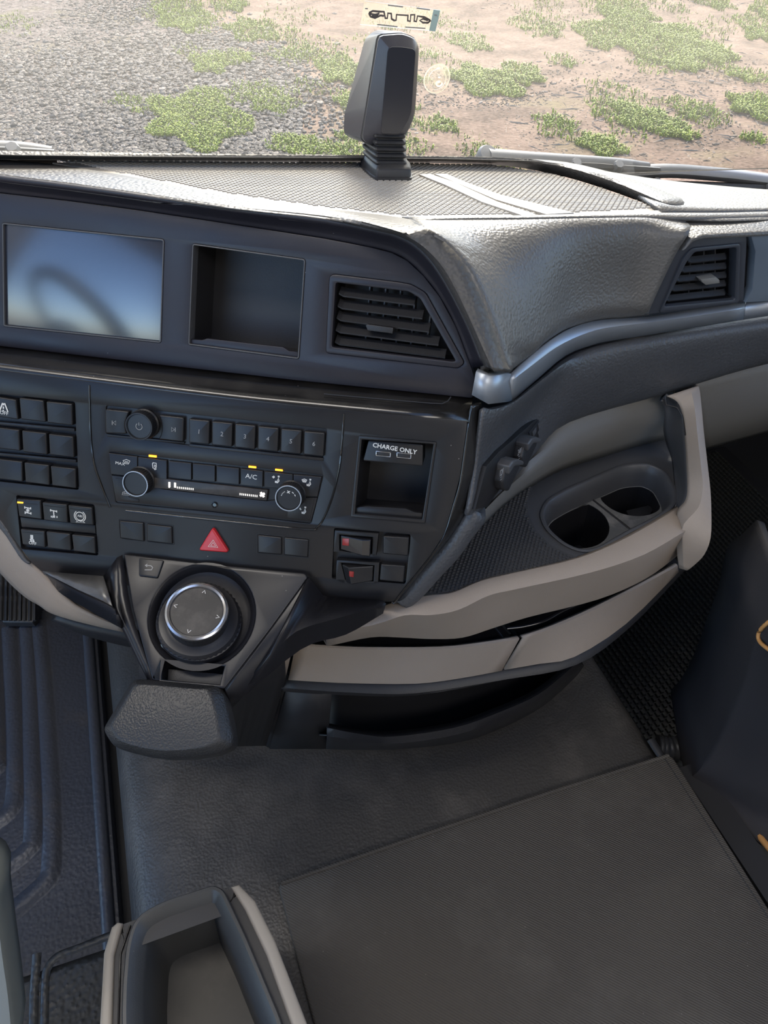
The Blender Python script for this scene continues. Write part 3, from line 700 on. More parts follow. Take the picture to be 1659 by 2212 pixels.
# right flank of the lower fascia
ch = [(1043, 868), (1041, 884), (1036, 950), (1031, 1009), (1021, 1056), (1007, 1110), (967, 1171), (916, 1231), (869, 1290), (852, 1303)]
fr = [(1018, 880), (1012, 903), (1003, 965), (994, 1029), (988, 1058), (978, 1090), (958, 1156), (930, 1200), (862, 1285), (846, 1303)]
loft('fascia_flank', [[LP.at(x, y, -.0005) for x, y in fr], [LP.at(x * .8 + a * .2, y * .8 + b * .2, -.001) for (x, y), (a, b) in zip(fr, ch)], [LP.at(x * .2 + a * .8, y * .2 + b * .8, -.010) for (x, y), (a, b) in zip(fr, ch)], [LP.at(x, y, -.020) for x, y in ch]], 'ledge', dash, 3, 3, .003)
# seams of the centre panel
for sm in ([(193, 832), (194, 880), (196, 940), (203, 1000), (218, 1045), (238, 1096)], [(743, 893), (738, 960), (733, 1010), (718, 1072), (700, 1118), (685, 1138), (660, 1143), (470, 1124), (272, 1103)]):
    tube('panel_seam', [LP.at(x, y, .0001) for x, y in sm], .0010, 'ledge', dash, 6, 1.0, (0, 0, 1), 4)
# passenger side skin: curved face between the top and the silver trim
def rail(x, y, o=0):
    ys = [(1020, .475), (1058, .473), (1103, .487), (1160, .515), (1225, .545), (1290, .552), (1800, .552)]
    for (a, ya), (b, yb) in zip(ys, ys[1:]):
        if x <= b or b == 1800: return Y(x, y, ya + (yb - ya) * (x - a) / (b - a) + o)
P0 = [TPz(868, 470), TPz(1000, 468), TPz(1130, 467), TPz(1290, 462), TPz(1430, 454), TPz(1560, 436), TPz(1740, 420)]
# plane of the passenger vent
VP = Plane(Y(1430, 673, .549), Y(1594, 652, .549) - Y(1430, 673, .549), (Y(1594, 652, .549) - Y(1430, 673, .549)).cross(TPz(1490, 522, -.016) - Y(1430, 673, .549)))
if VP.n.dot(CAM - VP.P) < 0: VP = Plane(VP.P, VP.h, -VP.n)
P4x = [(1104, 802), (1140, 772), (1180, 738), (1225, 711), (1290, 692), (1350, 687), (1402, 681)]
P4 = [rail(x, y, .004) for x, y in P4x]
Sx = [(905, 476), (1000, 470), (1130, 468), (1225, 466), (1310, 465), (1390, 466), (1466, 470)]
def resample(p, n):
    p = cat([V(q) for q in p], 12); L_ = [0]
    for u, v in zip(p, p[1:]): L_.append(L_[-1] + (v - u).length)
    out = []
    for k in range(n):
        s = L_[-1] * k / (n - 1); i = max(m for m in range(len(L_)) if L_[m] <= s + 1e-9); i = min(i, len(p) - 2)
        out.append(p[i].lerp(p[i + 1], (s - L_[i]) / max(1e-9, L_[i + 1] - L_[i])))
    return out
NR = 14
cols = [resample([TPz(880, 473)] + [UPo(x, y, o) for x, y, o in [(915, 490, .036), (958, 520, .035), (1002, 569, .034), (1045, 656, .032), (1091, 775, .028), (1104, 800, .026)]], NR)]
for k in range(1, 6):
    s_, b_ = TPz(*Sx[k]), P4[k]; fwd = max(.030, s_.y - b_.y - .012)
    c1_, c2_ = s_ + V((-.004, -fwd, .006)), b_ + V((0, .008, .055)); bz = []
    for q in range(NR - 2):
        t_ = q / (NR - 3); bz.append(s_ * (1 - t_) ** 3 + c1_ * 3 * t_ * (1 - t_) ** 2 + c2_ * 3 * t_ ** 2 * (1 - t_) + (b_ + V((0, -.007, .016))) * t_ ** 3)
    cols.append(bz + [b_ + V((0, -.004, .006)), b_])
cols.append(resample([TPz(1466, 470), TPz(1486, 482, -.004), VP.at(1490, 500, .004), VP.at(1462, 545, .004), VP.at(1432, 606, .004), VP.at(1404, 668, .004), P4[6]], NR))
loft('passenger_pad', [[cc[k] for cc in cols] for k in range(NR)], 'leather', dash, 5, 2, .005)
loft('pad_top', [[TPz(x, y, .0004) for x, y in [(868, 468), (1000, 466), (1130, 465), (1290, 460), (1430, 454), (1560, 452), (1760, 446)]], [TPz(x, y, .0004) for x, y in [(900, 476), (1000, 472), (1130, 471), (1290, 468), (1400, 468), (1520, 470), (1760, 464)]]], 'leather', dash, 4, 2, .003)
loft('pad_top', [[TPz(x, y, .0002) for x, y in [(1440, 466), (1520, 468), (1600, 468), (1760, 462)]], [TPz(x, y, -.002) for x, y in [(1470, 474), (1522, 477), (1600, 477), (1760, 471)]], [TPz(x, y, -.007) for x, y in [(1482, 481), (1524, 484), (1600, 483), (1760, 478)]], [TPz(x, y, -.016) for x, y in [(1490, 488), (1526, 489), (1600, 488), (1760, 483)]], [TPz(x, y, -.03) for x, y in [(1494, 493), (1528, 494), (1600, 493), (1760, 488)]]], 'leather', dash, 4, 3, .004)
loft('pad_top', [[TPz(x, y, .000) for x, y in [(1215, 352), (1300, 368), (1430, 388), (1590, 404), (1760, 416)]], [TPz(x, y, .002) for x, y in [(1330, 390), (1400, 412), (1480, 426), (1590, 434), (1760, 438)]], [TPz(x, y, .0015) for x, y in [(1430, 456), (1480, 456), (1560, 456), (1640, 454), (1760, 450)]]], 'leather', dash, 4, 3, .004)
# silver trim running from the corner to the right
T0 = [(1104, 807), (1140, 775), (1190, 735), (1240, 706), (1300, 691), (1400, 684), (1500, 668), (1610, 652)]
T1 = [(1106, 822), (1148, 790), (1202, 750), (1255, 724), (1310, 708), (1400, 697), (1500, 683), (1609, 666)]
T2 = [(1106, 867), (1160, 820), (1222, 768), (1280, 745), (1325, 735), (1400, 724), (1500, 707), (1606, 690)]
loft('silver_trim', [[rail(x, y, .004) for x, y in T0], [rail(x, y, -.002) for x, y in T1], [rail(x, y, .002) for x, y in T2]], 'silver', dash, 3, 1, .004, False, auto=14)
T0b, T1b, T2b = [(1612, 652), (1760, 632)], [(1611, 665), (1760, 646)], [(1608, 690), (1760, 668)]
loft('silver_trim', [[rail(x, y, .004) for x, y in T0b], [rail(x, y, -.002) for x, y in T1b], [rail(x, y, .002) for x, y in T2b]], 'silver', dash, 1, 1, .004, False, auto=25)
loft('trim_end', [[rail(1028, 803, .004), rail(1058, 813, -.003), rail(1104, 807, .003)], [rail(1019, 853, .002), rail(1055, 873, -.005), rail(1106, 867, .001)]], 'silver', dash, 1, 1, .006, False, auto=5)
loft('corner_skin', [[rail(1046, 776, .012), rail(1092, 776, .010), rail(1108, 798, .008)], [rail(1043, 808, .012), rail(1058, 812, .008), rail(1104, 808, .006)]], 'rim', dash, 1, 1, .004, False)
# knee skin under the trim
K0 = [(1043, 880), (1056, 880), (1104, 866), (1160, 820), (1222, 770), (1290, 744), (1400, 724), (1610, 690), (1760, 668)]
Kh = [(1043, 892), (1070, 893), (1112, 874), (1170, 828), (1232, 785), (1300, 760), (1400, 742), (1610, 710), (1760, 690)]
Km = [(1030, 1000), (1046, 985), (1090, 950), (1140, 905), (1200, 860), (1290, 822), (1420, 790), (1610, 745), (1760, 722)]
Ke = [(1010, 1114), (1036, 1104), (1076, 1068), (1115, 1028), (1160, 975), (1230, 912), (1430, 853), (1610, 798), (1760, 764)]
ke_d = [SP.at(*Ke[0], -.001), SP.at(*Ke[1], -.001), SP.at(*Ke[2], -.001), SP.at(*Ke[3], -.001), SP.at(*Ke[4], -.002), Y(*Ke[5], .548), Y(*Ke[6], .553), Y(*Ke[7], .556), Y(*Ke[8], .556)]
k0_d = [D(*K0[0], .645), rail(*K0[1], .004)] + [rail(x, y, .006) for x, y in K0[2:]]
kh_d = [D(*Kh[0], .637), rail(*Kh[1], -.006)] + [rail(x, y, -.008) for x, y in Kh[2:]]
km_d = [SP.at(*Km[0], -.001), SP.at(*Km[1], -.001), SP.at(*Km[2], -.001), SP.at(*Km[3], -.001)] + [D(x, y, (depth(a) + depth(b)) / 2 - .012) for (x, y), a, b in zip(Km[4:], kh_d[4:], ke_d[4:])]
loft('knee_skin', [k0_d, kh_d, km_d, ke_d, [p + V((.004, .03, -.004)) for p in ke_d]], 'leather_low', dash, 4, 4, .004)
so_ = [(1010, 1112), (1040, 1118), (1012, 1158), (984, 1198), (945, 1240), (905, 1284), (880, 1302)]
si_ = [(1012, 1095), (1007, 1110), (987, 1142), (967, 1171), (916, 1231), (869, 1290), (852, 1303)]
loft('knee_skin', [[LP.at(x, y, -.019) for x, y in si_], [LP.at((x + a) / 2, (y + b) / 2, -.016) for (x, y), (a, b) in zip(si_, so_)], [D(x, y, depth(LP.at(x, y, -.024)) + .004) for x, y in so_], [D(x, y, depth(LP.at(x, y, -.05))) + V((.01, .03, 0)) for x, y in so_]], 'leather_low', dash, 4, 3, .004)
# unseen dark filler added inside the dash to stop light leaks
mb = MB()
for a, b_, c_ in (((-.35, .78), (.20, .52), .30),):
    pass
cv = [LP.at(-140, 800, -.05), LP.at(985, 930, -.05), LP.at(960, 1140, -.055), LP.at(-140, 1000, -.055)]
cb = [p + V((.05, .45, -.05)) for p in cv]
mb.add(cv + cb, [[0, 1, 2, 3], [0, 4, 5, 1], [1, 5, 6, 2], [2, 6, 7, 3], [3, 7, 4, 0]])
cv = [UP.at(-140, 420, -.06), UP.at(960, 640, -.06), UP.at(1000, 850, -.06), UP.at(-140, 740, -.06)]
cb = [p + V((.05, .12, -.03)) for p in cv]
mb.add(cv + cb, [[0, 1, 2, 3], [0, 4, 5, 1], [1, 5, 6, 2], [2, 6, 7, 3], [3, 7, 4, 0]])
mb.add([(.30, .66, .60), (XR, .70, .56), (XR, .74, .80), (.30, .78, .90), (-.5, 1.08, .55), (-.5, .94, .86), (XR, 1.08, .50), (XR, .80, .74)], [[0, 1, 2, 3], [0, 3, 5, 4], [3, 2, 7, 5], [0, 4, 6, 1]])
mb.build('light_blocker', 'hole', dash)

# ------------------------------------------------------------------ screen
sc_ = thing('display_screen', 'switched-off rectangular display with dark glossy glass reflecting the side window', 'screen', UP.at(180, 610))
plate('glass', SCRN, UP, -.0015, -.006, 'screen', sc_, bev=.0006)
sr = rnd(ccw(UP.uvs(SCRN)), .0025)
plate('bezel', sr, UP, .0006, -.008, 'greydk', sc_, holes=[inset(sr, .0012)], bev=.0004, px=False)
# ------------------------------------------------------------------ open pocket beside the screen
pk = thing('storage_pocket', 'open square pocket moulded between the display and the air vent', 'pocket', UP.at(530, 650))
pr_ = rnd(ccw(UP.uvs(POCK)), .0025)
plate('pocket_rim', pr_, UP, .0008, -.010, 'greydk', pk, holes=[inset(pr_, .0012)], bev=.0005, px=False)
def recess(name, poly, pl, front, deep, m, parent, shift=(0, 0), shrink=.0):
    """open box let into a plane"""
    a = ccw(poly); n = len(a); b = [(x + shift[0], y + shift[1]) for x, y in inset(a, shrink)]
    vs = [pl.pt(*p, front) for p in a] + [pl.pt(*p, -deep) for p in b]
    fs = [[i, i + n, (i + 1) % n + n, (i + 1) % n] for i in range(n)] + [[n + i for i in range(n)]]
    return mesh(name, vs, fs, m, parent)
recess('pocket_liner', inset(pr_, .0010), UP, -.002, .050, 'black', pk)
q4 = UP.uvs(POCK)
plate('front_lip', [(967, 885), (1030, 888), (1055, 880), (1445, 925), (1475, 945), (1525, 950), (1525, 983), (967, 914)], UP, -.002, -.006, 'fascia_up', pk, bev=.0008) if 0 else plate('front_lip', [(x / 2.37, 360 + y / 2.37) for x, y in [(970, 885), (1030, 889), (1055, 881), (1445, 925), (1475, 945), (1522, 950), (1522, 980), (970, 912)]], UP, -.002, -.006, 'fascia_up', pk, bev=.0008)

# ------------------------------------------------------------------ air vents
def vent(label, outer, inner, pl, slats, fins, tab, mm, tabm, r_o, sl_d=.006, front=.0015):
    t = thing('air_vent', label, 'air vent', pl.at(*inner[0]), None)
    o_, i_ = rnd(ccw(pl.uvs(outer)), r_o), rnd(ccw(pl.uvs(inner)), r_o * .7)
    plate('frame', o_, pl, front, -.010, mm, t, holes=[i_], bev=.0012, px=False)
    recess('duct', i_, pl, -.004, .035, 'hole', t)
    for a, b, dy in slats:
        p, q = pl.uv(*a), pl.uv(*b); d = (V(q) - V(p)).normalized(); s = V((-d.y, d.x))
        sh = [V(p), V(p) + d * .004 - s * .0016, V(q) - s * .0016, V(q)]
        w_ = sl_d
        vs = []
        for k in sh: vs.append(pl.pt(*k, -.003))
        for k in (sh[0] + s * w_ * .9, sh[1] + s * w_, sh[2] + s * w_, sh[3] + s * w_ * .9): vs.append(pl.pt(*k, -.003 - w_ * 1.2))
        lo_ = [v - pl.u * .0012 - pl.n * .0004 for v in vs]
        mb = MB(); mb.add(vs + lo_, [[0, 1, 5, 4], [1, 2, 6, 5], [2, 3, 7, 6], [12, 13, 9, 8], [13, 14, 10, 9], [14, 15, 11, 10], [0, 8, 9, 1], [1, 9, 10, 2], [2, 10, 11, 3], [4, 5, 13, 12], [5, 6, 14, 13], [6, 7, 15, 14], [0, 4, 12, 8], [3, 11, 15, 7]])
        mb.build('slat', 'black', t)
    for a, b in fins:
        p, q = pl.uv(*a), pl.uv(*b)
        box_ = MB(); hw = .0006
        vs = [pl.pt(p[0] - hw, p[1], -.014), pl.pt(p[0] + hw, p[1], -.014), pl.pt(q[0] + hw, q[1], -.014), pl.pt(q[0] - hw, q[1], -.014), pl.pt(p[0] - hw, p[1], -.026), pl.pt(p[0] + hw, p[1], -.026), pl.pt(q[0] + hw, q[1], -.026), pl.pt(q[0] - hw, q[1], -.026)]
        box_.add(vs, [[0, 1, 2, 3], [0, 4, 5, 1], [1, 5, 6, 2], [2, 6, 7, 3], [3, 7, 4, 0], [7, 6, 5, 4]]); box_.build('fin', 'greydk', t)
    plate('tab', tab, pl, .002, -.008, tabm, t, bev=.0006)
    return t
vx = lambda u, v: (640 + u / 3.456, 520 + v / 3.456)
vent('trapezoid air vent with black slats at the right end of the display fascia', VENT,
     [vx(298, 312), vx(840, 380), vx(925, 430), vx(1190, 895), vx(1170, 900), vx(268, 792)], UP,
     [(vx(312, 392), vx(880, 462), 0), (vx(303, 485), vx(940, 565), 0), (vx(295, 575), vx(990, 665), 0), (vx(288, 665), vx(1060, 765), 0), (vx(282, 755), vx(1110, 860), 0)],
     [(vx(x, y0), vx(x - 40, y1)) for x, y0, y1 in [(525, 345, 820), (645, 358, 830), (758, 372, 840), (870, 400, 855), (985, 560, 868)]],
     [vx(522, 632), vx(535, 622), vx(728, 648), vx(722, 692), vx(535, 668)], 'fascia_up', 'black', .003)
cx3 = lambda u, v: (980 + u / 2.443, 460 + v / 2.443)
surround = [cx3(1012, 542), cx3(1190, 190), cx3(1245, 138), cx3(1300, 126), cx3(1550, 116), cx3(1552, 150), cx3(1535, 466), cx3(1500, 474)]
plate('vent_surround', surround, VP, -.001, -.02, 'framegrey', dash, holes=[[cx3(1098, 522), cx3(1215, 245), cx3(1258, 192), cx3(1508, 164), cx3(1500, 470)]], bev=.001)
vent('passenger air vent with grey slats and pale tab beside the glovebox', [cx3(1085, 522), cx3(1208, 240), cx3(1252, 184), cx3(1512, 158), cx3(1503, 474), cx3(1100, 527)],
     [cx3(1108, 492), cx3(1225, 262), cx3(1268, 206), cx3(1490, 181), cx3(1482, 456)], VP,
     [(cx3(1248, 262), cx3(1452, 240), 0), (cx3(1212, 312), cx3(1452, 290), 0), (cx3(1185, 362), cx3(1452, 338), 0), (cx3(1160, 412), cx3(1450, 382), 0), (cx3(1130, 465), cx3(1446, 430), 0)],
     [(cx3(1300, 220), cx3(1285, 470)), (cx3(1370, 212), cx3(1360, 460)), (cx3(1430, 205), cx3(1425, 455))],
     [cx3(1297, 348), cx3(1380, 335), cx3(1397, 350), cx3(1397, 366), cx3(1325, 376), cx3(1305, 362)], 'framegrey', 'greyp', .004, .0038, .001)
plate('hood_lip', [cx3(1190, 190), cx3(1235, 122), cx3(1300, 100), cx3(1659, 80), cx3(1900, 60), cx3(1900, 100), cx3(1548, 118), cx3(1300, 128), cx3(1248, 140)], VP, .006, -.03, 'leather', dash, bev=.003)
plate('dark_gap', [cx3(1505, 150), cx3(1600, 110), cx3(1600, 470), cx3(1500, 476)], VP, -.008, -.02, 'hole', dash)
gl = thing('glovebox', 'satin blue grey glovebox front at the right edge beside the vent', 'glovebox', VP.at(1640, 580))
plate('door_panel', [cx3(1560, 112), cx3(1900, 92), cx3(1900, 450), cx3(1535, 470), cx3(1570, 400), cx3(1585, 200)], VP, .002, -.015, 'bluegrey', gl, bev=.0015)

# ================================================================== switches and units in the lower fascia
c1 = lambda u, v: (u / 2.9625, 780 + v / 2.9625)
c2 = lambda u, v: (200 + u / 2.9625, 840 + v / 2.9625)
c3 = lambda u, v: (680 + u / 2.9625, 840 + v / 2.9625)
def lerp2(a, b, t): return (a[0] + (b[0] - a[0]) * t, a[1] + (b[1] - a[1]) * t)
def key(name, q, parent, front=.0022, m='key', r=.0012, bev=.0012, back=-.004):
    return plate(name, q, LP, front, back, m, parent, bev=bev, steps=3, r=r)
def bay(q, parent, m='hole', deep=.005):
    plate('bay_floor', q, LP, -deep, -.012, m, parent, bev=0)
def led(q, parent, m='amber', off=.0024):
    return plate('indicator_light', q, LP, off + .0003, off - .002, m, parent, bev=.0003)

# --- upper left block, three by three
t = thing('switch_panel', 'left block of nine square black keys in three rows, top one printed OFF', 'switch panel', LP.at(100, 950))
bay(SW1, t)
for q in [[(0, 225), (110, 245), (125, 372), (5, 352)], [(130, 232), (285, 250), (300, 388), (142, 370)], [(303, 255), (468, 272), (472, 410), (310, 392)],
          [(0, 422), (130, 437), (137, 572), (2, 556)], [(147, 440), (303, 458), (310, 597), (155, 578)], [(318, 462), (475, 480), (482, 615), (325, 597)],
          [(0, 622), (150, 640), (153, 770), (4, 750)], [(162, 644), (320, 662), (325, 792), (170, 772)], [(330, 667), (490, 685), (495, 812), (340, 793)]]:
    qq = [c1(*p) for p in q]
    if q[0][0] == 0: qq[0] = (qq[0][0] - 18, qq[0][1] - 2); qq[3] = (qq[3][0] - 18, qq[3][1] - 2)
    k = key('switch', qq, t)
    if q[0] == (0, 225):
        k['label'] = 'black key printed with a road symbol and OFF'
        strokes('road_symbol', [[LP.uv(*c1(*p)) for p in l] for l in [[(28, 265), (8, 318)], [(41, 266), (62, 322)], [(34, 266), (34, 280)], [(33, 287), (33, 302)], [(32, 308), (32, 318)]]], LP, .0024, .0012, 'white', k)
        text('off_lettering', 'OFF', LP, LP.uv(*c1(36, 330)), .0024, .0046, 'white', k, -.12)
for y0, y1 in [((0, 396), (474, 446)), ((0, 594), (484, 646))]:
    plate('divider_bar', [c1(y0[0] - 60, y0[1] - 10), c1(y1[0], y1[1] - 14), c1(y1[0], y1[1] + 6), c1(y0[0] - 60, y0[1] + 8)], LP, -.0006, -.006, 'fascia', t, bev=.0004)
# --- lower left block
t = thing('switch_panel', 'lower left block of six black keys with white axle, ABS and OFF symbols', 'switch panel', LP.at(120, 1135))
bay(SW2, t)
plate('divider_bar', [c1(128, 1000), c1(606, 1052), c1(610, 1104), c1(136, 1062)], LP, -.0004, -.006, 'fascia', t, bev=.0004)
KS = [[(113, 877), (268, 887), (275, 1010), (130, 992)], [(277, 899), (435, 914), (440, 1032), (288, 1014)], [(442, 917), (595, 934), (605, 1047), (455, 1035)],
      [(138, 1070), (293, 1085), (298, 1190), (152, 1170)], [(302, 1085), (455, 1102), (462, 1210), (312, 1192)], [(465, 1105), (612, 1120), (620, 1230), (478, 1212)]]
kk = [key('switch', [c1(*p) for p in q], t) for q in KS]
sy = lambda ls: [[LP.uv(*c1(*p)) for p in l] for l in ls]
for k, q in ((kk[0], [(122, 902), (245, 914)]), (kk[1], [(290, 921), (415, 934)]), (kk[2], [(455, 940), (578, 955)]), (kk[3], [(150, 1090), (275, 1103)])):
    strokes('key_groove', sy([q]), LP, .0023, .0007, 'hole', k)
led([c1(120, 894), c1(158, 897), c1(158, 907), c1(120, 904)], kk[0])
kk[0]['label'] = 'key with lit amber light and locked axle symbol'
strokes('axle_symbol', sy([[(168, 930), (206, 938)], [(168, 924), (168, 938)], [(206, 930), (206, 944)], [(187, 934), (188, 966)], [(178, 944), (198, 956)], [(198, 944), (178, 956)], [(170, 962), (208, 970)], [(171, 956), (171, 972)], [(208, 962), (208, 976)]]), LP, .0023, .0010, 'white', kk[0])
kk[1]['label'] = 'key with open axle symbol'
strokes('axle_symbol', sy([[(333, 949), (372, 956)], [(333, 942), (333, 956)], [(372, 950), (372, 963)], [(352, 953), (355, 985)], [(338, 984), (338, 995)], [(374, 986), (374, 998)], [(345, 985), (362, 996)], [(362, 985), (345, 996)]]), LP, .0023, .0010, 'white', kk[1])
kk[2]['label'] = 'key with ABS symbol over a hill'
cA = LP.uv(*c1(520, 987))
strokes('abs_symbol', [arc(cA, .0040, 0, 360, 20), arc(cA, .0054, 125, 235, 8), arc(cA, .0054, -55, 55, 8)] + sy([[(495, 1024), (512, 1014), (526, 1020), (536, 1016), (552, 1030), (495, 1024)]]), LP, .0023, .0007, 'white', kk[2])
text('abs_lettering', 'ABS', LP, cA, .0023, .0030, 'white', kk[2], -.1)
kk[3]['label'] = 'key with skid symbol and OFF'
strokes('skid_symbol', sy([[(204, 1112), (222, 1114)], [(204, 1118), (222, 1120)], [(204, 1125), (222, 1127)], [(202, 1138), (210, 1136), (206, 1146), (214, 1144)], [(216, 1140), (224, 1138), (220, 1147), (230, 1146)]]), LP, .0023, .0019, 'white', kk[3])
text('off_lettering', 'OFF', LP, LP.uv(*c1(217, 1161)), .0023, .0044, 'white', kk[3], -.12)
# --- two blank pairs
for lab, qs in (('pair of blank black keys left of the red hazard triangle', [[c1(768, 1018), c1(922, 1032), c1(926, 1152), c1(775, 1130)], [c1(943, 1039), c1(1103, 1057), c1(1108, 1168), c1(945, 1150)]]),
                ('pair of blank black keys right of the red hazard triangle', [[c2(1060, 932), c2(1212, 947), c2(1212, 1058), c2(1060, 1045)], [c2(1228, 947), c2(1385, 962), c2(1380, 1075), c2(1228, 1060)]])):
    t = thing('blank_switch', lab, 'switch', LP.at(*qs[0][0]), None)
    for q in qs: key('switch_cap', q, t, .0018)
    a = LP.uvs([qs[0][0], qs[1][1], qs[1][2], qs[0][3]]); o_ = rnd(inset(ccw(a), -.0012), .0012)
    plate('surround', o_, LP, .0004, -.002, 'hole', t, holes=[inset(ccw(a), -.0006)], bev=.0003, px=False)
# --- hazard triangle
t = thing('hazard_switch', 'raised red triangular hazard button with white triangle outline', 'switch', LP.at(463, 1172))
hz_ = rnd(ccw(LP.uvs([c2(776, 878), c2(880, 1040), c2(685, 1026)])), .0035, 6)
plate('red_cap', hz_, LP, .0042, -.004, 'red', t, bev=.0016, steps=4, px=False)
plate('surround', inset(hz_, -.0012), LP, .0002, -.003, 'hole', t, holes=[inset(hz_, -.0003)], bev=.0001, px=False)
for a, wd in (([(782, 956), (812, 1004), (750, 998)], .0006), ([(782, 972), (798, 996), (766, 993)], .0006)):
    l = [LP.uv(*c2(*p)) for p in a]; strokes('triangle_print', [l + [l[0]]], LP, .0043, wd, 'white', t)

# --- radio
t = thing('radio_unit', 'slim black radio strip with round power knob and preset keys 1 to 6', 'radio', LP.at(470, 930))
bay(RB, t, 'fascia', .0015)
prev = rnd([c2(90, 125), c2(243, 142), c2(236, 165), c2(222, 200), c2(218, 235), c2(228, 285), c2(92, 282)], 4, 2)
k = key('skip_back_key', prev, t, .003, r=0)
strokes('skip_symbol', [[LP.uv(*c2(*p)) for p in l] for l in [[(137, 198), (137, 226)], [(160, 200), (142, 212), (160, 227), (160, 200)]]], LP, .0031, .0006, 'dimprint', k)
k = key('skip_ahead_key', rnd([c2(432, 163), c2(591, 180), c2(588, 336), c2(430, 318), c2(446, 285), c2(452, 240), c2(444, 198)], 4, 2), t, .003, r=0)
strokes('skip_symbol', [[LP.uv(*c2(*p)) for p in l] for l in [[(538, 242), (538, 270)], [(515, 241), (533, 256), (515, 268), (515, 241)]]], LP, .0031, .0006, 'dimprint', k)
for i in range(6):
    f_ = i / 5
    q = [c2(*lerp2(a, b, f_)) for a, b in (((623, 187), (1358, 266)), ((755, 200), (1490, 277)), ((752, 352), (1482, 430)), ((623, 340), (1353, 416)))]
    k = key('preset_key', q, t, .0030)
    text('numeral', str(i + 1), LP, quad_mid(LP, q), .0031, .0056, 'dimprint', k, -.09)
plate('key_ledge', [c2(620, 350), c2(1480, 440), c2(1478, 462), c2(618, 370)], LP, .0008, -.004, 'key', t, bev=.0008)
plate('lower_strip', [c2(92, 288), c2(430, 322), c2(590, 340), c2(588, 352), c2(95, 304)], LP, .0006, -.004, 'key', t, bev=.0005)
def knob(name, c, r, ht, parent, ringm=None, facem='key', n=72):
    p = LP.at(*c)
    prof = [(r * 1.08, -.003), (r * 1.08, .001), (r, .002), (r, ht * .5), (r, ht - .0015)]
    o = lathe(name, p, LP.n, LP.h, prof + [(r * .97, ht), (r * .86, ht + .0002), (r * .83, ht - .0008), (0, ht - .0008)], facem, parent, n, knurl=(2, 3, 4))
    ring = lathe('knob_ring', p, LP.n, LP.h, [(r * .975, ht - .0006), (r * .965, ht + .0006), (r * .91, ht + .0006), (r * .89, ht - .0006)], ringm or 'black', o, 48, cap=False)
    return o, p + LP.n * (ht - .0006)
def onface(p):
    q = p - LP.P; return q.dot(LP.h), q.dot(LP.u), q.dot(LP.n)
k, p = knob('volume_knob', c2(333, 223), .0124, .012, t, 'black'); k['label'] = 'round ribbed power knob'
a, b, o_ = onface(p)
strokes('power_symbol', [arc((a, b), .0028, 125, 415, 14), [(a, b + .0035), (a, b + .0008)]], LP, o_, .0005, 'dimprint', k)

# --- climate unit
t = thing('climate_unit', 'black climate control strip with two ring knobs, lit display and A/C key', 'climate control', LP.at(465, 1050))
bay(CB, t, 'fascia', .0012)
cq = lambda *ps: [c2(*p) for p in ps]
TK = [('max_key', cq((106, 408), (290, 432), (290, 560), (122, 545))), ('recirculation_key', cq((294, 434), (478, 456), (478, 578), (294, 560))), ('blank_key', cq((490, 459), (635, 474), (635, 582), (490, 566))),
      ('blank_key', cq((643, 476), (786, 490), (786, 594), (643, 583))), ('blank_key', cq((796, 492), (940, 507), (940, 612), (796, 597))), ('ac_key', cq((950, 509), (1092, 524), (1090, 627), (949, 613))),
      ('face_vent_key', cq((1102, 526), (1283, 546), (1283, 642), (1101, 628))), ('screen_vent_key', cq((1287, 546), (1468, 562), (1440, 690), (1287, 674)))]
ks = {}
for nm, q in TK:
    k = key(nm, q, t, .0012, r=.0004, bev=.0005); ks.setdefault(nm, k)
plate('lower_body', cq((124, 552), (200, 560), (300, 600), (456, 640), (1116, 716), (1290, 700), (1440, 694), (1398, 852), (760, 782), (150, 716)), LP, .0008, -.004, 'key', t, bev=.0006)
plate('display_window', cq((400, 566), (1124, 645), (1116, 712), (456, 636), (400, 630)), LP, .0016, -.003, 'touch', t, bev=.0003)
plate('heated_screen_key', cq((150, 570), (232, 580), (236, 690), (300, 702), (300, 724), (162, 706)), LP, .0012, -.003, 'key', t, bev=.0004)
plate('foot_vent_key', cq((1252, 720), (1420, 700), (1392, 838), (1248, 822)), LP, .0012, -.003, 'key', t, bev=.0004)
led(cq((362, 421), (410, 426), (410, 438), (362, 433)), t, off=.0010); led(cq((1000, 491), (1047, 496), (1047, 507), (1000, 502)), t, off=.0010); led(cq((1170, 511), (1217, 516), (1217, 526), (1170, 521)), t, off=.0010)
S2 = lambda ls: [[LP.uv(*c2(*p)) for p in l] for l in ls]
text('max_lettering', 'MAX', LP, LP.uv(*c2(180, 476)), .0013, .0036, 'white', ks['max_key'], -.1, 1.15)
fan_ = lambda x, y, s: S2([[(x - 22 * s, y - 8 * s), (x, y - 15 * s), (x + 22 * s, y - 5 * s), (x + 12 * s, y + 14 * s), (x - 12 * s, y + 11 * s), (x - 22 * s, y - 8 * s)], [(x - 8 * s, y - 4 * s), (x - 7 * s, y + 6 * s)], [(x, y - 4 * s), (x, y + 7 * s)], [(x + 8 * s, y - 3 * s), (x + 8 * s, y + 8 * s)]])
strokes('screen_symbol', fan_(222, 464, 1), LP, .0013, .0006, 'white', ks['max_key'])
strokes('recirculation_symbol', S2([[(388, 476), (392, 470), (412, 473), (412, 498), (402, 506), (390, 503), (388, 476)], [(398, 484), (406, 486), (404, 494), (396, 492)], [(400, 506), (408, 502), (412, 510), (404, 514), (398, 510)]]), LP, .0013, .0008, 'white', ks['recirculation_key'])
text('ac_lettering', 'A/C', LP, LP.uv(*c2(1018, 560)), .0013, .0058, 'white', ks['ac_key'], -.08, 1.1)
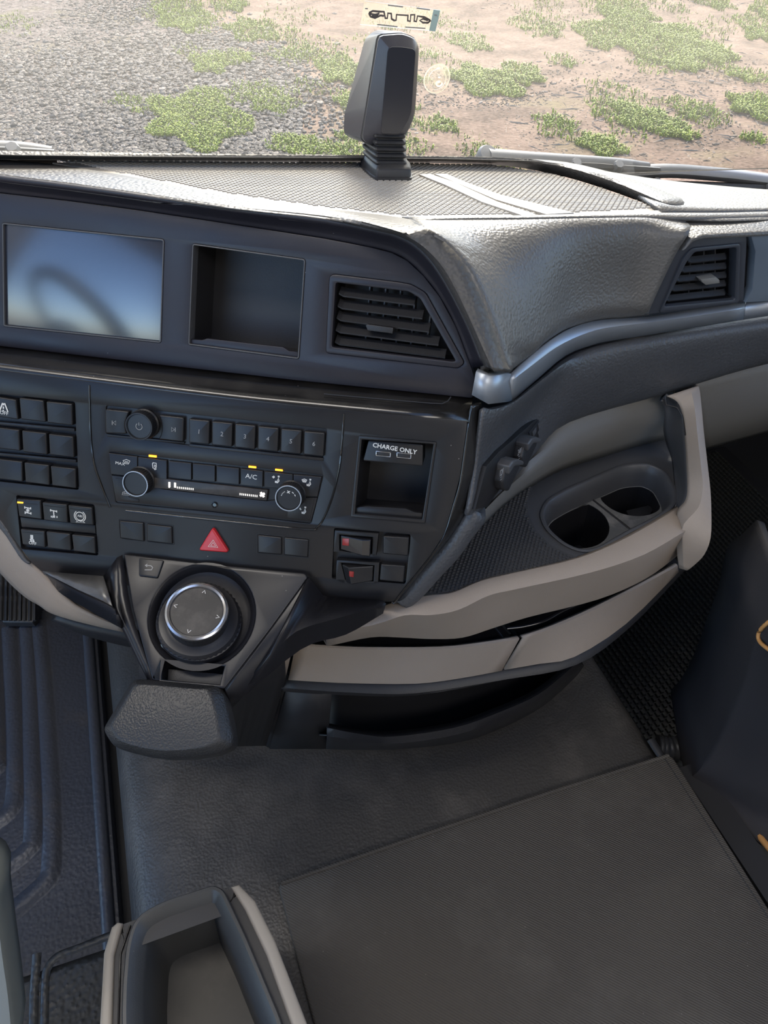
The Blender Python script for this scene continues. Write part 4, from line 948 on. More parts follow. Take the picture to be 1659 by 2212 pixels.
def sitter(x, y): return S2([[(x, y), (x + 14, y + 2), (x + 22, y - 20), (x + 26, y - 2), (x + 16, y + 10), (x, y + 6)], [(x + 21, y - 34), (x + 28, y - 32), (x + 26, y - 26), (x + 20, y - 28), (x + 21, y - 34)]])
strokes('face_symbol', sitter(1170, 588) + S2([[(1152, 560), (1166, 561)], [(1160, 554), (1168, 561), (1158, 568)]]), LP, .0013, .0009, 'white', ks['face_vent_key'])
strokes('screen_foot_symbol', sitter(1372, 608) + fan_(1358, 584, .7), LP, .0013, .0008, 'white', ks['screen_vent_key'])
strokes('foot_symbol', sitter(1340, 785) + S2([[(1326, 764), (1338, 768)], [(1330, 758), (1336, 772)]]), LP, .0013, .0009, 'white', t)
strokes('rear_heat_symbol', S2([[(194, 674), (198, 658), (218, 650), (240, 662), (240, 678), (194, 674)], [(210, 652), (210, 670)], [(220, 652), (220, 672)], [(230, 656), (230, 674)], [(196, 664), (240, 668)]]), LP, .0013, .0006, 'dimprint', t)
strokes('display_readout', S2([[(497, 592), (497, 626)], [(494, 622), (500, 626)], [(533, 596), (533, 628)]] + [[(545 + i * 12.5, 627 + i * 1.3), (551 + i * 12.5, 627.7 + i * 1.3)] for i in range(9)] + [[(945 + i * 12, 669 + i * 1.4), (951 + i * 12, 669.7 + i * 1.4)] for i in range(10)]), LP, .0017, .0019, 'lit', t)
cF = LP.uv(*c2(1090, 673))
strokes('fan_readout', [[(cF[0], cF[1]), (cF[0] + .0026 * math.cos(R(a)), cF[1] + .0026 * math.sin(R(a)))] for a in (35, 125, 215, 305)], LP, .0017, .0021, 'lit', t)
lathe('sensor', LP.at(*c2(783, 740)), LP.n, LP.h, [(.0028, -.001), (.0028, .0018), (.0022, .0020), (.0016, .0012), (0, .0012)], 'gloss', t, 24)
k, p = knob('temperature_knob', c2(312, 582), .0120, .013, t, 'silver', 'key'); k['label'] = 'left climate knob with bright ring'
k, p = knob('fan_knob', c2(1275, 672), .0120, .013, t, 'silver', 'key'); k['label'] = 'right climate knob with bright ring and fan print'
a, b, o_ = onface(p)
strokes('fan_print', [[(a, b + .0055), (a + .0016 * math.cos(R(q)), b + .0055 + .0016 * math.sin(R(q)))] for q in (35, 125, 215, 305)] + [arc((a, b), .0065, 120 + i * 10, 125 + i * 10, 2) for i in range(5)] + [arc((a, b), .0065, 20, 36, 3), arc((a, b), .0065, 45, 62, 3)], LP, o_, .0007, 'white', k)

# --- USB pocket
t = thing('usb_pocket', 'open pocket with two USB ports under white CHARGE ONLY lettering', 'usb charger', LP.at(850, 1030))
a = ccw(LP.uvs(USBH)); fo_ = rnd(ccw(LP.uvs([c3(283, 296), c3(780, 340), c3(706, 860), c3(230, 818)])), .0015)
plate('frame', fo_, LP, .0012, -.006, 'key', t, holes=[inset(rnd(a, .001), .0004)], bev=.0006, px=False)
recess('pocket_liner', inset(a, .0004), LP, -.003, .045, 'hole', t, (.004, 0))
k = plate('usb_module', [c3(342, 332), c3(692, 360), c3(690, 500), c3(306, 465)], LP, -.002, -.030, 'key', t, bev=.001, r=.002)
text('charge_lettering', 'CHARGE ONLY', LP, LP.uv(*c3(511, 383), -.002), -.0019, .0054, 'white', k, -.09, 1.02, .00008)
for q in ([(392, 396), (487, 406), (485, 436), (392, 427)], [(525, 406), (618, 414), (616, 446), (525, 438)]):
    o_ = ccw(LP.uvs([c3(*p) for p in q], -.002))
    s_ = plate('usb_port', o_, LP, -.0012, -.006, 'steel', k, holes=[inset(o_, .0005)], bev=.0002, px=False)
    plate('port_tongue', inset(o_, .0005), LP, -.0028, -.006, 'gloss', s_, bev=.0001, px=False) if 0 else None
    plate('port_contact', inset(o_, .0005), LP, -.0019, -.006, 'hole', k, bev=.0001, px=False)
plate('front_lip', [c3(258, 765), c3(325, 755), c3(580, 770), c3(640, 795), c3(690, 800), c3(686, 834), c3(258, 800)], LP, -.002, -.006, 'key', t, bev=.0008)

# --- rockers
t = thing('rocker_switch_panel', 'right block with two rocker switches with red lenses and two blank keys', 'switch panel', LP.at(800, 1200))
bay(RK, t, 'hole', .006)
for hous, rk, lens, blank, flip in (([(130, 902), (410, 922), (395, 1060), (120, 1040)], [(165, 936), (365, 952), (360, 1057), (165, 1026)], [(178, 957), (220, 958), (218, 1004), (177, 1000)], [(440, 937), (605, 947), (598, 1065), (437, 1050)], 0),
                                    ([(142, 1092), (415, 1107), (408, 1235), (135, 1220)], [(178, 1117), (376, 1132), (371, 1226), (205, 1230)], [(220, 1166), (250, 1170), (248, 1205), (221, 1200)], [(425, 1117), (580, 1127), (570, 1235), (415, 1220)], 1)):
    ho = ccw(LP.uvs([c3(*p) for p in hous])); ri = ccw(LP.uvs([c3(*p) for p in rk]))
    h_ = plate('rocker_housing', ho, LP, .0016, -.006, 'key', t, holes=[inset(ri, -.0008)], bev=.0008, px=False)
    q = [LP.uv(*c3(*p)) for p in rk]
    lo_, hi_, pk_ = (.0008, .0062, .74) if not flip else (.0070, .0012, .24)
    m0, m1_ = lerp2(q[0], q[1], pk_), lerp2(q[3], q[2], pk_)
    zz = [lo_, (.0075), hi_] if not flip else [.0030, .0085, .0010]
    tp = [LP.pt(*q[0], zz[0]), LP.pt(*m0, zz[1]), LP.pt(*q[1], zz[2]), LP.pt(*q[3], zz[0]), LP.pt(*m1_, zz[1]), LP.pt(*q[2], zz[2])]
    bt = [p - LP.n * .012 for p in tp]
    mb = MB(); mb.add(tp + bt, [[0, 3, 4, 1], [1, 4, 5, 2], [0, 1, 7, 6], [1, 2, 8, 7], [3, 9, 10, 4], [4, 10, 11, 5], [0, 6, 9, 3], [2, 5, 11, 8]])
    rb_ = mb.build('rocker', 'gloss' if not flip else 'key', h_)
    bv = rb_.modifiers.new('edge', 'BEVEL'); bv.width = .0008; bv.segments = 2
    # the red lens lies on the sloping face
    e1 = (tp[1] - tp[0]).normalized() if not flip else (tp[2] - tp[1]).normalized(); n_ = e1.cross(tp[3] - tp[0]); n_ = n_.normalized(); n_ = n_ if n_.dot(LP.n) > 0 else -n_
    SPn = Plane(tp[0] if not flip else tp[1], e1, n_)
    plate('lens', [c3(*p) for p in lens], SPn, .0004, -.001, 'redlens', h_, bev=.0002)
    key('blank_key', [c3(*p) for p in blank], t, .0022)

# --- 12 V and 24 V sockets on the knee skin
pa = [(1019, 1099), (1043, 1006), (1070, 975), (1165, 893), (1190, 864), (1183, 905), (1140, 968), (1100, 1018), (1045, 1094)]
t = thing('socket_plate', 'slanted black socket plate with small connector slots on the knee skin', 'socket plate', SP.at(1100, 1000))
plate('plate_face', pa, SP, .0035, -.004, 'key', t, bev=.0008)
plate('connector', [(1134, 932), (1163, 895), (1164, 918), (1139, 951)], SP, .0042, -.002, 'hole', t, bev=.0004)
for q in ([(1152, 914), (1161, 903), (1162, 914), (1154, 925)], [(1140, 932), (1148, 921), (1149, 931), (1142, 943)]):
    plate('slot_frame', q, SP, .0050, .001, 'greydk', t, bev=.0003)
def cap(lab, q, top, s_, tx):
    t = thing('power_socket', lab, 'socket', SP.at(*q[0]))
    plate('cap_body', q, SP, .012, -.002, 'black', t, bev=.0028, steps=4, r=.002)
    plate('cap_lip', top, SP, .0155, .002, 'greydk', t, bev=.0018, steps=3, r=.0015)
    o = text('voltage_lettering', s_, SP, SP.uv(*tx, .012), .0122, .0085, 'dimprint', t, R(-4), .62)
    for d in (9, 14): text('rating_lettering', '-----', SP, SP.uv(tx[0] - 1, tx[1] + d, .012), .0122, .004, 'dimprint', t, R(-4), .6)
cap('lower black hinged socket cap marked 12V on the slanted plate', [(1062, 1052), (1060, 1034), (1066, 1008), (1076, 992), (1098, 990), (1099, 1004), (1074, 1056)], [(1066, 1000), (1074, 988), (1086, 984), (1099, 989), (1098, 998), (1078, 1000), (1066, 1018)], '12V', (1083, 1021))
cap('upper black hinged socket cap marked 24V on the slanted plate', [(1103, 1002), (1101, 984), (1107, 960), (1118, 944), (1136, 942), (1136, 956), (1113, 1005)], [(1107, 952), (1116, 940), (1127, 937), (1137, 941), (1136, 950), (1119, 952), (1108, 968)], '24V', (1122, 976))

# ================================================================== console with the rotary controller
cg = lambda u, v: (60 + u / 2.074, 1160 + v / 2.074)
t = thing('controller_console', 'black wedge shaped gear console jutting below the switches with flared wings', 'console', CP.at(440, 1330))
out = [cg(428, 74), cg(800, 118), cg(1243, 160), cg(1256, 180), cg(1085, 415), cg(882, 680), cg(556, 642), cg(470, 330)]
DC = CP.at(*cg(778, 352)); dq = CP.uv(*cg(778, 352)); dr = .0485
slot = [cg(600, 552), cg(884, 576), cg(862, 664), cg(595, 640)]
dish = [(dq[0] + dr * math.cos(R(a)), dq[1] + dr * math.sin(R(a)) * .98) for a in range(0, 360, 8)]
# dish and slot share one opening in the top plate
sl = ccw(CP.uvs(slot))
plate('top_plate', rnd(ccw(CP.uvs(out)), .002), CP, 0, -.010, 'consoleblk', t, holes=[dish, inset(sl, .0006)], bev=.0015, steps=3, px=False)
lathe('dish', DC, CP.n, CP.h, [(dr * 1.001, -.0002), (dr * .97, -.0012), (dr * .92, -.0045), (dr * .88, -.008), (dr * .80, -.0095), (0, -.0095)], 'consoleblk', t, 64, sy=.98)
recess('slot', inset(sl, .0006), CP, -.001, .03, 'hole', t)
# side faces
rs = [cg(1256, 180), cg(1085, 415), cg(882, 680)]
RS0 = [CP.at(*p) for p in rs]
drop = lambda p, d, o=0: D(p[0], p[1], d + o)
RS1 = [drop(cg(1322, 268), .700), drop(cg(1150, 490), .690), drop(cg(905, 757), .690)]
loft('side_cheek', [RS0, RS1, [p + V((-.03, .06, -.03)) for p in RS1]], 'consoleblk', t, 4, 2, .003, False)
# right wing: sharp flange tapering to the right
wa = [cg(1322, 268), cg(1440, 288), cg(1598, 302)]; wb = [cg(1120, 500), cg(1215, 415), cg(1400, 362), cg(1600, 306)]; wc = [cg(900, 757), cg(1050, 625), cg(1215, 492), cg(1400, 430), cg(1540, 372), cg(1602, 312)]
W0 = [D(*cg(1250, 190), .690), D(*cg(1322, 268), .700), D(*cg(1440, 286), .700), D(*cg(1598, 300), .690)]
W1 = [D(*cg(1080, 520), .674), D(*cg(1200, 420), .678), D(*cg(1400, 360), .676), D(*cg(1600, 305), .682)]
W2 = [D(*cg(900, 757), .692), D(*cg(1215, 492), .700), D(*cg(1420, 424), .700), D(*cg(1585, 330), .696)]
loft('right_wing', [W0, W1, W2, [p + V((-.02, .05, -.01)) for p in W2]], 'consoleblk', t, 4, 1, .003, False)
# left wing
L0 = [D(*cg(66, 155), .700), D(*cg(335, 176), .712), D(*cg(372, 160), .712), D(*cg(404, 82), .705)]
L1 = [D(*cg(66, 155), .699), D(*cg(240, 235), .704), D(*cg(378, 318), .694), D(*cg(440, 360), .680)]
lf = loft('left_wing', [[D(*cg(66, 152), .722), D(*cg(200, 164), .717), D(*cg(338, 175), .710)], [D(*cg(66, 156), .721), D(*cg(225, 236), .700), D(*cg(378, 310), .682)]], 'wingtop', t, 3, 1, .003, False)
loft('wing_edge', [[D(*cg(66, 156), .721), D(*cg(225, 236), .700), D(*cg(376, 308), .682), D(*cg(398, 345), .679)], [D(*cg(80, 166), .719), D(*cg(222, 243), .698), D(*cg(371, 315), .681), D(*cg(399, 353), .678)], [D(*cg(120, 222), .735), D(*cg(160, 262), .722), D(*cg(330, 360), .698), D(*cg(420, 410), .688)]], 'consoleblk', t, 3, 1, .003, False, 20)
LS0 = [CP.at(*p) for p in (cg(424, 80), cg(465, 325), cg(556, 642))]
LS1 = [drop(cg(398, 92), .708), drop(cg(420, 330), .690), drop(cg(540, 640), .676)]
loft('side_cheek', [LS0, LS1], 'consoleblk', t, 4, 2, .003, False)
loft('side_cheek', [[drop(cg(400, 92), .708), drop(cg(416, 330), .692), drop(cg(455, 440), .686), drop(cg(542, 640), .678)], [drop(cg(336, 178), .720), drop(cg(378, 312), .694), drop(cg(430, 430), .692), drop(cg(535, 640), .684)]], 'consoleblk', t, 4, 1, .003, False)
# return key
rk_ = [cg(500, 96), cg(612, 106), cg(584, 186), cg(500, 176)]
k = plate('return_key', rk_, CP, .002, -.004, 'key', t, bev=.001, r=.0015)
cu_ = lambda ls: [[CP.uv(*cg(*p)) for p in l] for l in ls]
strokes('return_symbol', cu_([[(532, 130), (556, 132), (564, 140), (558, 150), (528, 150)], [(540, 124), (530, 130), (539, 136)]]), CP, .0021, .0008, 'dimprint', k)
# rotary controller
CC = CP.at(*cg(772, 392), -.0095); cn = (CP.n + CP.h * .15 + CP.u * .22).normalized()
KN = lathe('controller_base', CC, cn, CP.h, [(.0375, 0), (.0375, .009), (.0372, .0095), (.0372, .0105), (.0345, .0135), (.029, .0145), (.0265, .016)], 'consoleblk', t, 96, knurl=(2, 3))
kb = lathe('controller_knob', CC, cn, CP.h, [(.0268, .0145), (.0272, .022), (.0272, .027), (.0262, .0285)], 'black', t, 96, knurl=(1, 2))
lathe('ring', CC, cn, CP.h, [(.0262, .0283), (.0272, .0300), (.0268, .0318), (.0250, .0326), (.0232, .0318), (.0230, .0300)], 'steel', kb, 72, cap=False)
kb['label'] = 'ribbed black knob with bright ring'
FP = Plane(CC + cn * .0306, CP.h, cn)
tp_ = lathe('touchpad', CC, cn, CP.h, [(.0231, .0298), (.0231, .0308), (.0226, .0310), (.0222, .0304), (0, .0304)], 'touch', t, 56); tp_['label'] = 'smudged round touchpad with arrow marks'
ch_ = lambda a: [(.0188 * math.cos(R(a)) + .0018 * math.cos(R(a + q)), .0188 * math.sin(R(a)) + .0018 * math.sin(R(a + q))) for q in (-125, 0, 125)]
strokes('arrow_marks', [ch_(a) for a in (84, 174, 264, -6)], FP, .0002, .0006, 'white', tp_)
lathe('base_button', D(*cg(636, 470), depth(CC) - .012), cn, CP.h, [(.008, -.004), (.008, 0), (.0072, .0008), (.0062, .0002), (0, .0002)], 'gloss', t, 28)
# lower column under the console
loft('column_cover', [[D(*p, .715) for p in [(300, 1400), (455, 1500), (540, 1440), (614, 1405)]], [D(*p, .82) for p in [(300, 1470), (470, 1510), (560, 1480), (618, 1463)]], [D(*p, .95) for p in [(300, 1600), (470, 1612), (530, 1612), (575, 1611)]]], 'black', t, 3, 2, .004, False)
# --- palm rest
t = thing('palm_rest', 'wide black leather palm rest hanging from the console bottom', 'palm rest', RP.P)
o1 = [(277, 1471), (290, 1464), (312, 1464), (446, 1476), (468, 1474), (481, 1490), (494, 1545), (503, 1597), (497, 1614), (465, 1628), (410, 1636), (359, 1638), (310, 1632), (262, 1620), (240, 1611), (225, 1590), (217, 1573), (245, 1525)]
q = ccw(RP.uvs(o1)); q = rnd(q, .004, 3)
A_ = [(.0, -.010), (.0006, -.0055), (.002, -.003), (.0085, .0035), (.0102, .0046), (.0122, .0050)]
mb = MB(); n = len(q); vs = [RP.pt(a, b, -.030) for a, b in inset(q, .005)] + [RP.pt(a, b, -.022) for a, b in q]
cen = (sum(a for a, b in q) / n, sum(b for a, b in q) / n)
for d, z in A_:
    s_ = 1 - d / .055
    vs += [RP.pt(cen[0] + (a - cen[0]) * s_, cen[1] + (b - cen[1]) * s_, z + .05 * ((b - cen[1]) * s_ * 0)) for a, b in q]
rings = len(vs) // n
fs = [[k * n + i, k * n + (i + 1) % n, (k + 1) * n + (i + 1) % n, (k + 1) * n + i] for k in range(rings - 1) for i in range(n)] + [[(rings - 1) * n + i for i in range(n)], list(range(n))[::-1]]
mb.add(vs, fs).build('cushion', 'pad', t, auto=24)
tube('edge_seam', [RP.at(*p, .003) for p in [(248, 1597), (268, 1552), (292, 1500), (306, 1478)]], .0006, 'black', t, 5, 1, (0, 0, 1), 3)
plate('hinge_arm', [(352, 1440), (478, 1452), (470, 1490), (350, 1478)], CP, -.012, -.03, 'black', t, bev=.002)

# ================================================================== passenger side shelf
SZ = .685
t_sh = thing('passenger_shelf', 'curved beige shelf unit with upright wing under the passenger dash', 'shelf', (.36, .50, .60))
loft('back_panel', [[Y(1000, 1085, .56), Y(1100, 1000, .562), Y(1200, 908, .566), Y(1290, 874, .570), Y(1440, 842, .574), Y(1458, 836, .574)],
                    [Z(1020, 1130, .72), Z(1100, 1050, .735), Z(1200, 975, .735), Z(1300, 935, .735), Z(1400, 905, .735), Z(1458, 895, .735)],
                    [Z(1020, 1160, SZ), Z(1100, 1085, SZ), Z(1200, 1022, SZ), Z(1300, 988, SZ), Z(1400, 958, SZ), Z(1460, 945, SZ)]], 'greyp', t_sh, 4, 3, .004)
SHP = HZ(SZ)
CUP = [(1172, 1115), (1185, 1085), (1225, 1062), (1300, 1030), (1350, 1008), (1400, 1005), (1432, 1020), (1455, 1060), (1452, 1090), (1420, 1115), (1350, 1150), (1290, 1185), (1255, 1190), (1220, 1175), (1185, 1145)]
surf = [(850, 1300), (950, 1190), (1010, 1110), (1090, 1055), (1140, 1030), (1200, 1005), (1300, 975), (1400, 940), (1480, 950), (1492, 1050), (1470, 1100), (1255, 1218), (1055, 1268), (995, 1290)]
cq_ = rnd(ccw(SHP.uvs(CUP)), .012, 4)
plate('shelf_surface', SHP.uvs(surf), SHP, 0, -.006, 'greydk', t_sh, holes=[cq_], bev=.0012, px=False)
R0 = [(690, 1345), (790, 1328), (862, 1304), (925, 1291), (978, 1285), (1040, 1260), (1110, 1243), (1246, 1211), (1350, 1166), (1468, 1098)]
R1 = [(700, 1360), (800, 1348), (872, 1327), (932, 1327), (988, 1316), (1054, 1285), (1118, 1270), (1272, 1236), (1387, 1199), (1478, 1148)]
R2 = [(705, 1388), (800, 1369), (868, 1369), (932, 1372), (998, 1369), (1062, 1349), (1140, 1325), (1290, 1287), (1392, 1243), (1466, 1190)]
mx = lambda A, B, k, z: [Z(x * (1 - k) + a * k, y * (1 - k) + b * k, z) for (x, y), (a, b) in zip(A, B)]
loft('front_rim', [mx(R0, R1, 0, SZ - .002), mx(R0, R1, .10, SZ + .0025), mx(R0, R1, .5, SZ + .0032), mx(R0, R1, .94, SZ + .0020), mx(R1, R2, .03, SZ - .003), mx(R1, R2, .5, SZ - .030), mx(R1, R2, .94, SZ - .054), mx(R1, R2, 1, SZ - .057), [p + V((-.01, .05, .002)) for p in mx(R1, R2, 1, SZ - .057)]], 'beige', t_sh, 4, 1, .004, False, 24)
# wing: inner edge, crease, outer edge
WI = [Z(*q) for q in [(1438, 856, .775), (1462, 868, .770), (1477, 895, .760), (1483, 940, .746), (1487, 1000, .730), (1488, 1060, .712), (1482, 1086, .702), (1468, 1104, .694), (1467, 1140, .680), (1467, 1190, .655), (1470, 1224, .635)]]
WC = [Z(*q) for q in [(1486, 842, .779), (1492, 856, .776), (1500, 890, .768), (1505, 936, .755), (1513, 1005, .739), (1517, 1056, .721), (1508, 1098, .708), (1480, 1132, .694), (1478, 1160, .681), (1478, 1200, .655), (1478, 1226, .637)]]
WO = [Z(*q) for q in [(1503, 836, .777), (1506, 850, .773), (1510, 890, .765), (1514, 934, .752), (1522, 1005, .735), (1528, 1060, .718), (1530, 1110, .702), (1529, 1161, .685), (1517, 1193, .665), (1500, 1212, .648), (1481, 1228, .635)]]
WB = [p + V((.012, .05, -.004)) for p in WO]
lm = lambda A, B, k: [p.lerp(q, k) for p, q in zip(A, B)]
BK = [Z(*q) for q in [(1431, 866, .765), (1434, 876, .755), (1435, 898, .742), (1433, 930, .722), (1440, 962, .700), (1450, 990, SZ + .003), (1456, 1040, SZ), (1458, 1098, SZ)]]
loft('side_cheek', [BK, [p.lerp(q, .5) + V((.004, .006, -.003)) for p, q in zip(BK, WI)], [p + V((0, .001, -.0005)) for p in WI[:8]]], 'greydk', t_sh, 3, 3, .003)
loft('wing', [WI, lm(WI, WC, .25), WC, lm(WC, WO, .85), WO, WB], 'beige', t_sh, 3, 1, .003, False, 40)
tube('wing_joint', [Z(1467, 1100, SZ + .006), Z(1478, 1132, SZ + .006), Z(1479, 1148, SZ - .002), Z(1479, 1188, .650)], .0009, 'hole', t_sh, 5)
tube('wing_joint', [Z(1437, 856, .777), Z(1439, 874, .770), Z(1462, 880, .767), Z(1474, 898, .760), Z(1480, 940, .748)], .0009, 'hole', t_sh, 5)
# far panel right of the wing
loft('far_panel', [[Y(1495, 826, .585), Y(1560, 808, .585), Y(1760, 756, .585)], [Y(1500, 880, .582), Y(1580, 868, .582), Y(1760, 830, .582)], [Y(1505, 954, .60), Y(1600, 928, .60), Y(1760, 886, .60)], [Y(1505, 975, .68), Y(1600, 950, .68), Y(1760, 905, .68)]], 'greyp', t_sh, 3, 3, .006)
# rubber liner on the shelf
MS = [(905, 1284), (945, 1232), (984, 1182), (1016, 1128), (1062, 1090), (1100, 1066), (1143, 1046), (1150, 1056), (1140, 1085), (1142, 1115), (1158, 1150), (1190, 1180), (1225, 1198), (1250, 1206), (1250, 1214), (1120, 1242), (1050, 1262), (1010, 1282), (985, 1288), (940, 1288)]
t = thing('shelf_mat', 'dimpled dark rubber mat lying on the left part of the passenger shelf', 'mat', SHP.at(1060, 1190))
M['shelfmat'] = mat('grey_black_shelf_rubber', (.048, .048, .050), .42)
plate('mat_sheet', MS, SHP, .0022, .0002, 'shelfmat', t, bev=.0008)
def inside(p, poly):
    c = False; n = len(poly)
    for i in range(n):
        (x1, y1), (x2, y2) = poly[i - 1], poly[i]
        if (y1 > p[1]) != (y2 > p[1]) and p[0] < (x2 - x1) * (p[1] - y1) / (y2 - y1) + x1: c = not c
    return c
pm = inset(ccw(SHP.uvs(MS)), .0022); mb = MB(); x0, x1, y0, y1 = min(p[0] for p in pm), max(p[0] for p in pm), min(p[1] for p in pm), max(p[1] for p in pm)
j = 0; yy = y0
while yy < y1:
    xx = x0 + (.0023 if j % 2 else 0)
    while xx < x1:
        if inside((xx, yy), pm):
            a, b = .0016, .0010
            mb.add([(xx - a, yy - b, SZ + .0020), (xx + a, yy - b, SZ + .0020), (xx + a, yy + b, SZ + .0020), (xx - a, yy + b, SZ + .0020), (xx - a * .6, yy - b * .4, SZ + .0037), (xx + a * .6, yy - b * .4, SZ + .0037), (xx + a * .6, yy + b * .4, SZ + .0037), (xx - a * .6, yy + b * .4, SZ + .0037)], [[4, 5, 6, 7], [0, 1, 5, 4], [1, 2, 6, 5], [2, 3, 7, 6], [3, 0, 4, 7]])
        xx += .0046
    yy += .0031; j += 1
tag(mb.build('dimples', 'shelfmat', t), kind='stuff')
# cup holder let into the shelf
t = thing('cup_holder', 'double cup holder insert with dark round wells sunk in the passenger shelf', 'cup holder', SHP.at(1310, 1100, -.03))
big = inset(cq_, -.0008)
n = len(big); vs = []
for d, off in ((-.004, .0015), (-.0015, .0022), (.0005, .001), (.003, -.010), (.006, -.028)):
    vs += [SHP.pt(a, b, off) for a, b in inset(cq_, d)]
mesh('rim', vs, [[k * n + i, k * n + (i + 1) % n, (k + 1) * n + (i + 1) % n, (k + 1) * n + i][::-1] for k in range(4) for i in range(n)], 'greydk', t, auto=50)
IP = HZ(SZ - .026)
ins = inset(cq_, .0055)
c_1, c_2 = IP.uv(1240, 1130), IP.uv(1362, 1066)
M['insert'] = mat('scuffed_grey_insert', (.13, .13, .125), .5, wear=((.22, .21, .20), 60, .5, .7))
well = lambda c, r, n=40: [(c[0] + r * math.cos(2 * math.pi * i / n), c[1] + r * math.sin(2 * math.pi * i / n)) for i in range(n)]
rad1, rad2 = .0385, .0375
w1, w2 = well(c_1, rad1), well(c_2, rad2)
# insert plate: only what lies between the wells and the edge
def clampin(p, poly, c):
    if inside(p, poly): return p
    lo, hi = 0, 1
    for _ in range(30):
        k = (lo + hi) / 2; q = (c[0] + (p[0] - c[0]) * k, c[1] + (p[1] - c[1]) * k)
        if inside(q, poly): lo = k
        else: hi = k
    return (c[0] + (p[0] - c[0]) * lo * .985, c[1] + (p[1] - c[1]) * lo * .985)
w1 = [clampin(p, ins, c_1) for p in w1]; w2 = [clampin(p, ins, c_2) for p in w2]
plate('insert', ins, IP, 0, -.003, 'insert', t, holes=[inset(ccw(w1), .0004), inset(ccw(w2), .0004)], bev=.0006, px=False)
for w_ in (w1, w2):
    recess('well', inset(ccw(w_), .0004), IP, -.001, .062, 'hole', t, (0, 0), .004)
sd_ = V((c_2[0] - c_1[0], c_2[1] - c_1[1])).normalized(); mdp = ((c_1[0] + c_2[0]) / 2, (c_1[1] + c_2[1]) / 2); pr2 = V((-sd_.y, sd_.x))
e0, e1 = clampin((mdp[0] + pr2.x * .09, mdp[1] + pr2.y * .09), ins, mdp), clampin((mdp[0] - pr2.x * .09, mdp[1] - pr2.y * .09), ins, mdp)
tube('split_line', [IP.pt(*e0, .0004), IP.pt(*e1, .0004)], .0011, 'hole', t, 6)
plate('rubber_flap', [(1352, 1105), (1400, 1094), (1412, 1102), (1392, 1126), (1360, 1122)], HZ(SZ - .045), .002, -.001, 'black', t, bev=.0008)

# ------------------------------------------------------------------ two drawers under the shelf
TT = [(638, 1394), (720, 1400), (800, 1403), (952, 1402), (1040, 1393), (1122, 1380)]
TB = [(623, 1469), (690, 1473), (760, 1476), (897, 1477), (990, 1466), (1084, 1449)]
TT2 = [(1130, 1379), (1200, 1354), (1290, 1314), (1380, 1268), (1464, 1222)]
TB2 = [(1090, 1447), (1165, 1434), (1241, 1419), (1352, 1348), (1466, 1236)]
def drawer(lab, tt, tb, zt, zb):
    t = thing('drawer', lab, 'drawer', Z(*tt[2], zt))
    A = [Z(x, y, zt) for x, y in tt]; B = [Z(x, y, zb) for x, y in tb]
    Ai = [p + V((-.001, .005, 0)) for p in A]
    loft('front', [Ai, [p + V((-.0005, .0025, .001)) for p in A], A, B, [p + V((0, .012, -.004)) for p in B]], 'beige', t, 3, 1, .003, False, 35)
    fl = [p + V((0, .004, -.012)) for p in Ai]; bk = [p + V((-.02, .10, -.012)) for p in Ai]; bt = [p + V((-.02, .10, .05)) for p in Ai]
    loft('tray', [[p + V((-.001, .001, -.001)) for p in Ai], fl, bk, bt], 'gloss', t, 3, 1, .002, False, 35)
drawer('left beige drawer front below the shelf rim, slot open above', TT, TB, .590, .543)
drawer('right beige drawer front curving up to the shelf wing', TT2, TB2, .590, .545)
t = thing('drawer_divider', 'thin dark moulded divider showing in the slot above the drawers', 'divider', Z(1125, 1350, .612))
tube('divider_edge', [Z(1095, 1356, .598), Z(1130, 1352, .598), Z(1175, 1340, .599), Z(1215, 1318, .600), Z(1262, 1298, .603)], .0022, 'gloss', t, 8, .6, (0, 0, 1), 4)
# beige end piece left of the drawers
loft('left_end', [[Z(560, 1430, .585), Z(632, 1400, .588)], [Z(560, 1478, .545), Z(616, 1468, .543)]], 'beige', t_sh, 2, 1, .004, False)
# ------------------------------------------------------------------ dark lower storage panel
t = thing('lower_storage_panel', 'matt black lower dash panel with a long open letterbox pocket', 'panel', D(850, 1540, .9))
B0 = [(604, 1470), (760, 1478), (897, 1479), (1090, 1450), (1241, 1423), (1352, 1352), (1480, 1222)]
B1 = [(602, 1492), (714, 1500), (840, 1503), (946, 1501), (1120, 1464), (1243, 1424), (1360, 1350)]
lp = lambda q, z: [Z(x, y, z) for x, y in q]
U0 = [Z(x, y, .556) for x, y in B0]
b0 = [(600, 1464), (760, 1474), (897, 1475), (1086, 1447), (1241, 1420), (1350, 1350), (1470, 1228)]
bm_ = [(606, 1482), (760, 1492), (900, 1493), (1086, 1464), (1241, 1432), (1356, 1352), (1476, 1228)]
b1 = [(604, 1494), (714, 1501), (900, 1503), (1100, 1468), (1243, 1434), (1358, 1354), (1478, 1230)]
loft('top_band', [[Z(x, y, .545) + V((0, .01, 0)) for x, y in b0], [Z(x, y, .533) for x, y in bm_], [Z(x, y, .525) + V((0, .004, 0)) for x, y in b1], [Z(x, y, .525) + V((0, .06, 0)) for x, y in b1]], 'black', t, 4, 2, .003, False, 40)
pl0 = [(617, 1466), (720, 1500)]; 
loft('left_pier', [[Z(618, 1490, .525), Z(716, 1500, .525)], [Z(600, 1555, .43), Z(710, 1570, .43)], [Z(582, 1618, .33), Z(706, 1618, .345)]], 'black', t, 2, 2, .004, False)
loft('pier_edge', [[Z(606, 1478, .53), Z(620, 1480, .53)], [Z(590, 1545, .44), Z(602, 1548, .44)], [Z(574, 1612, .33), Z(586, 1618, .33)]], 'hole', t, 2, 2, .004, False)
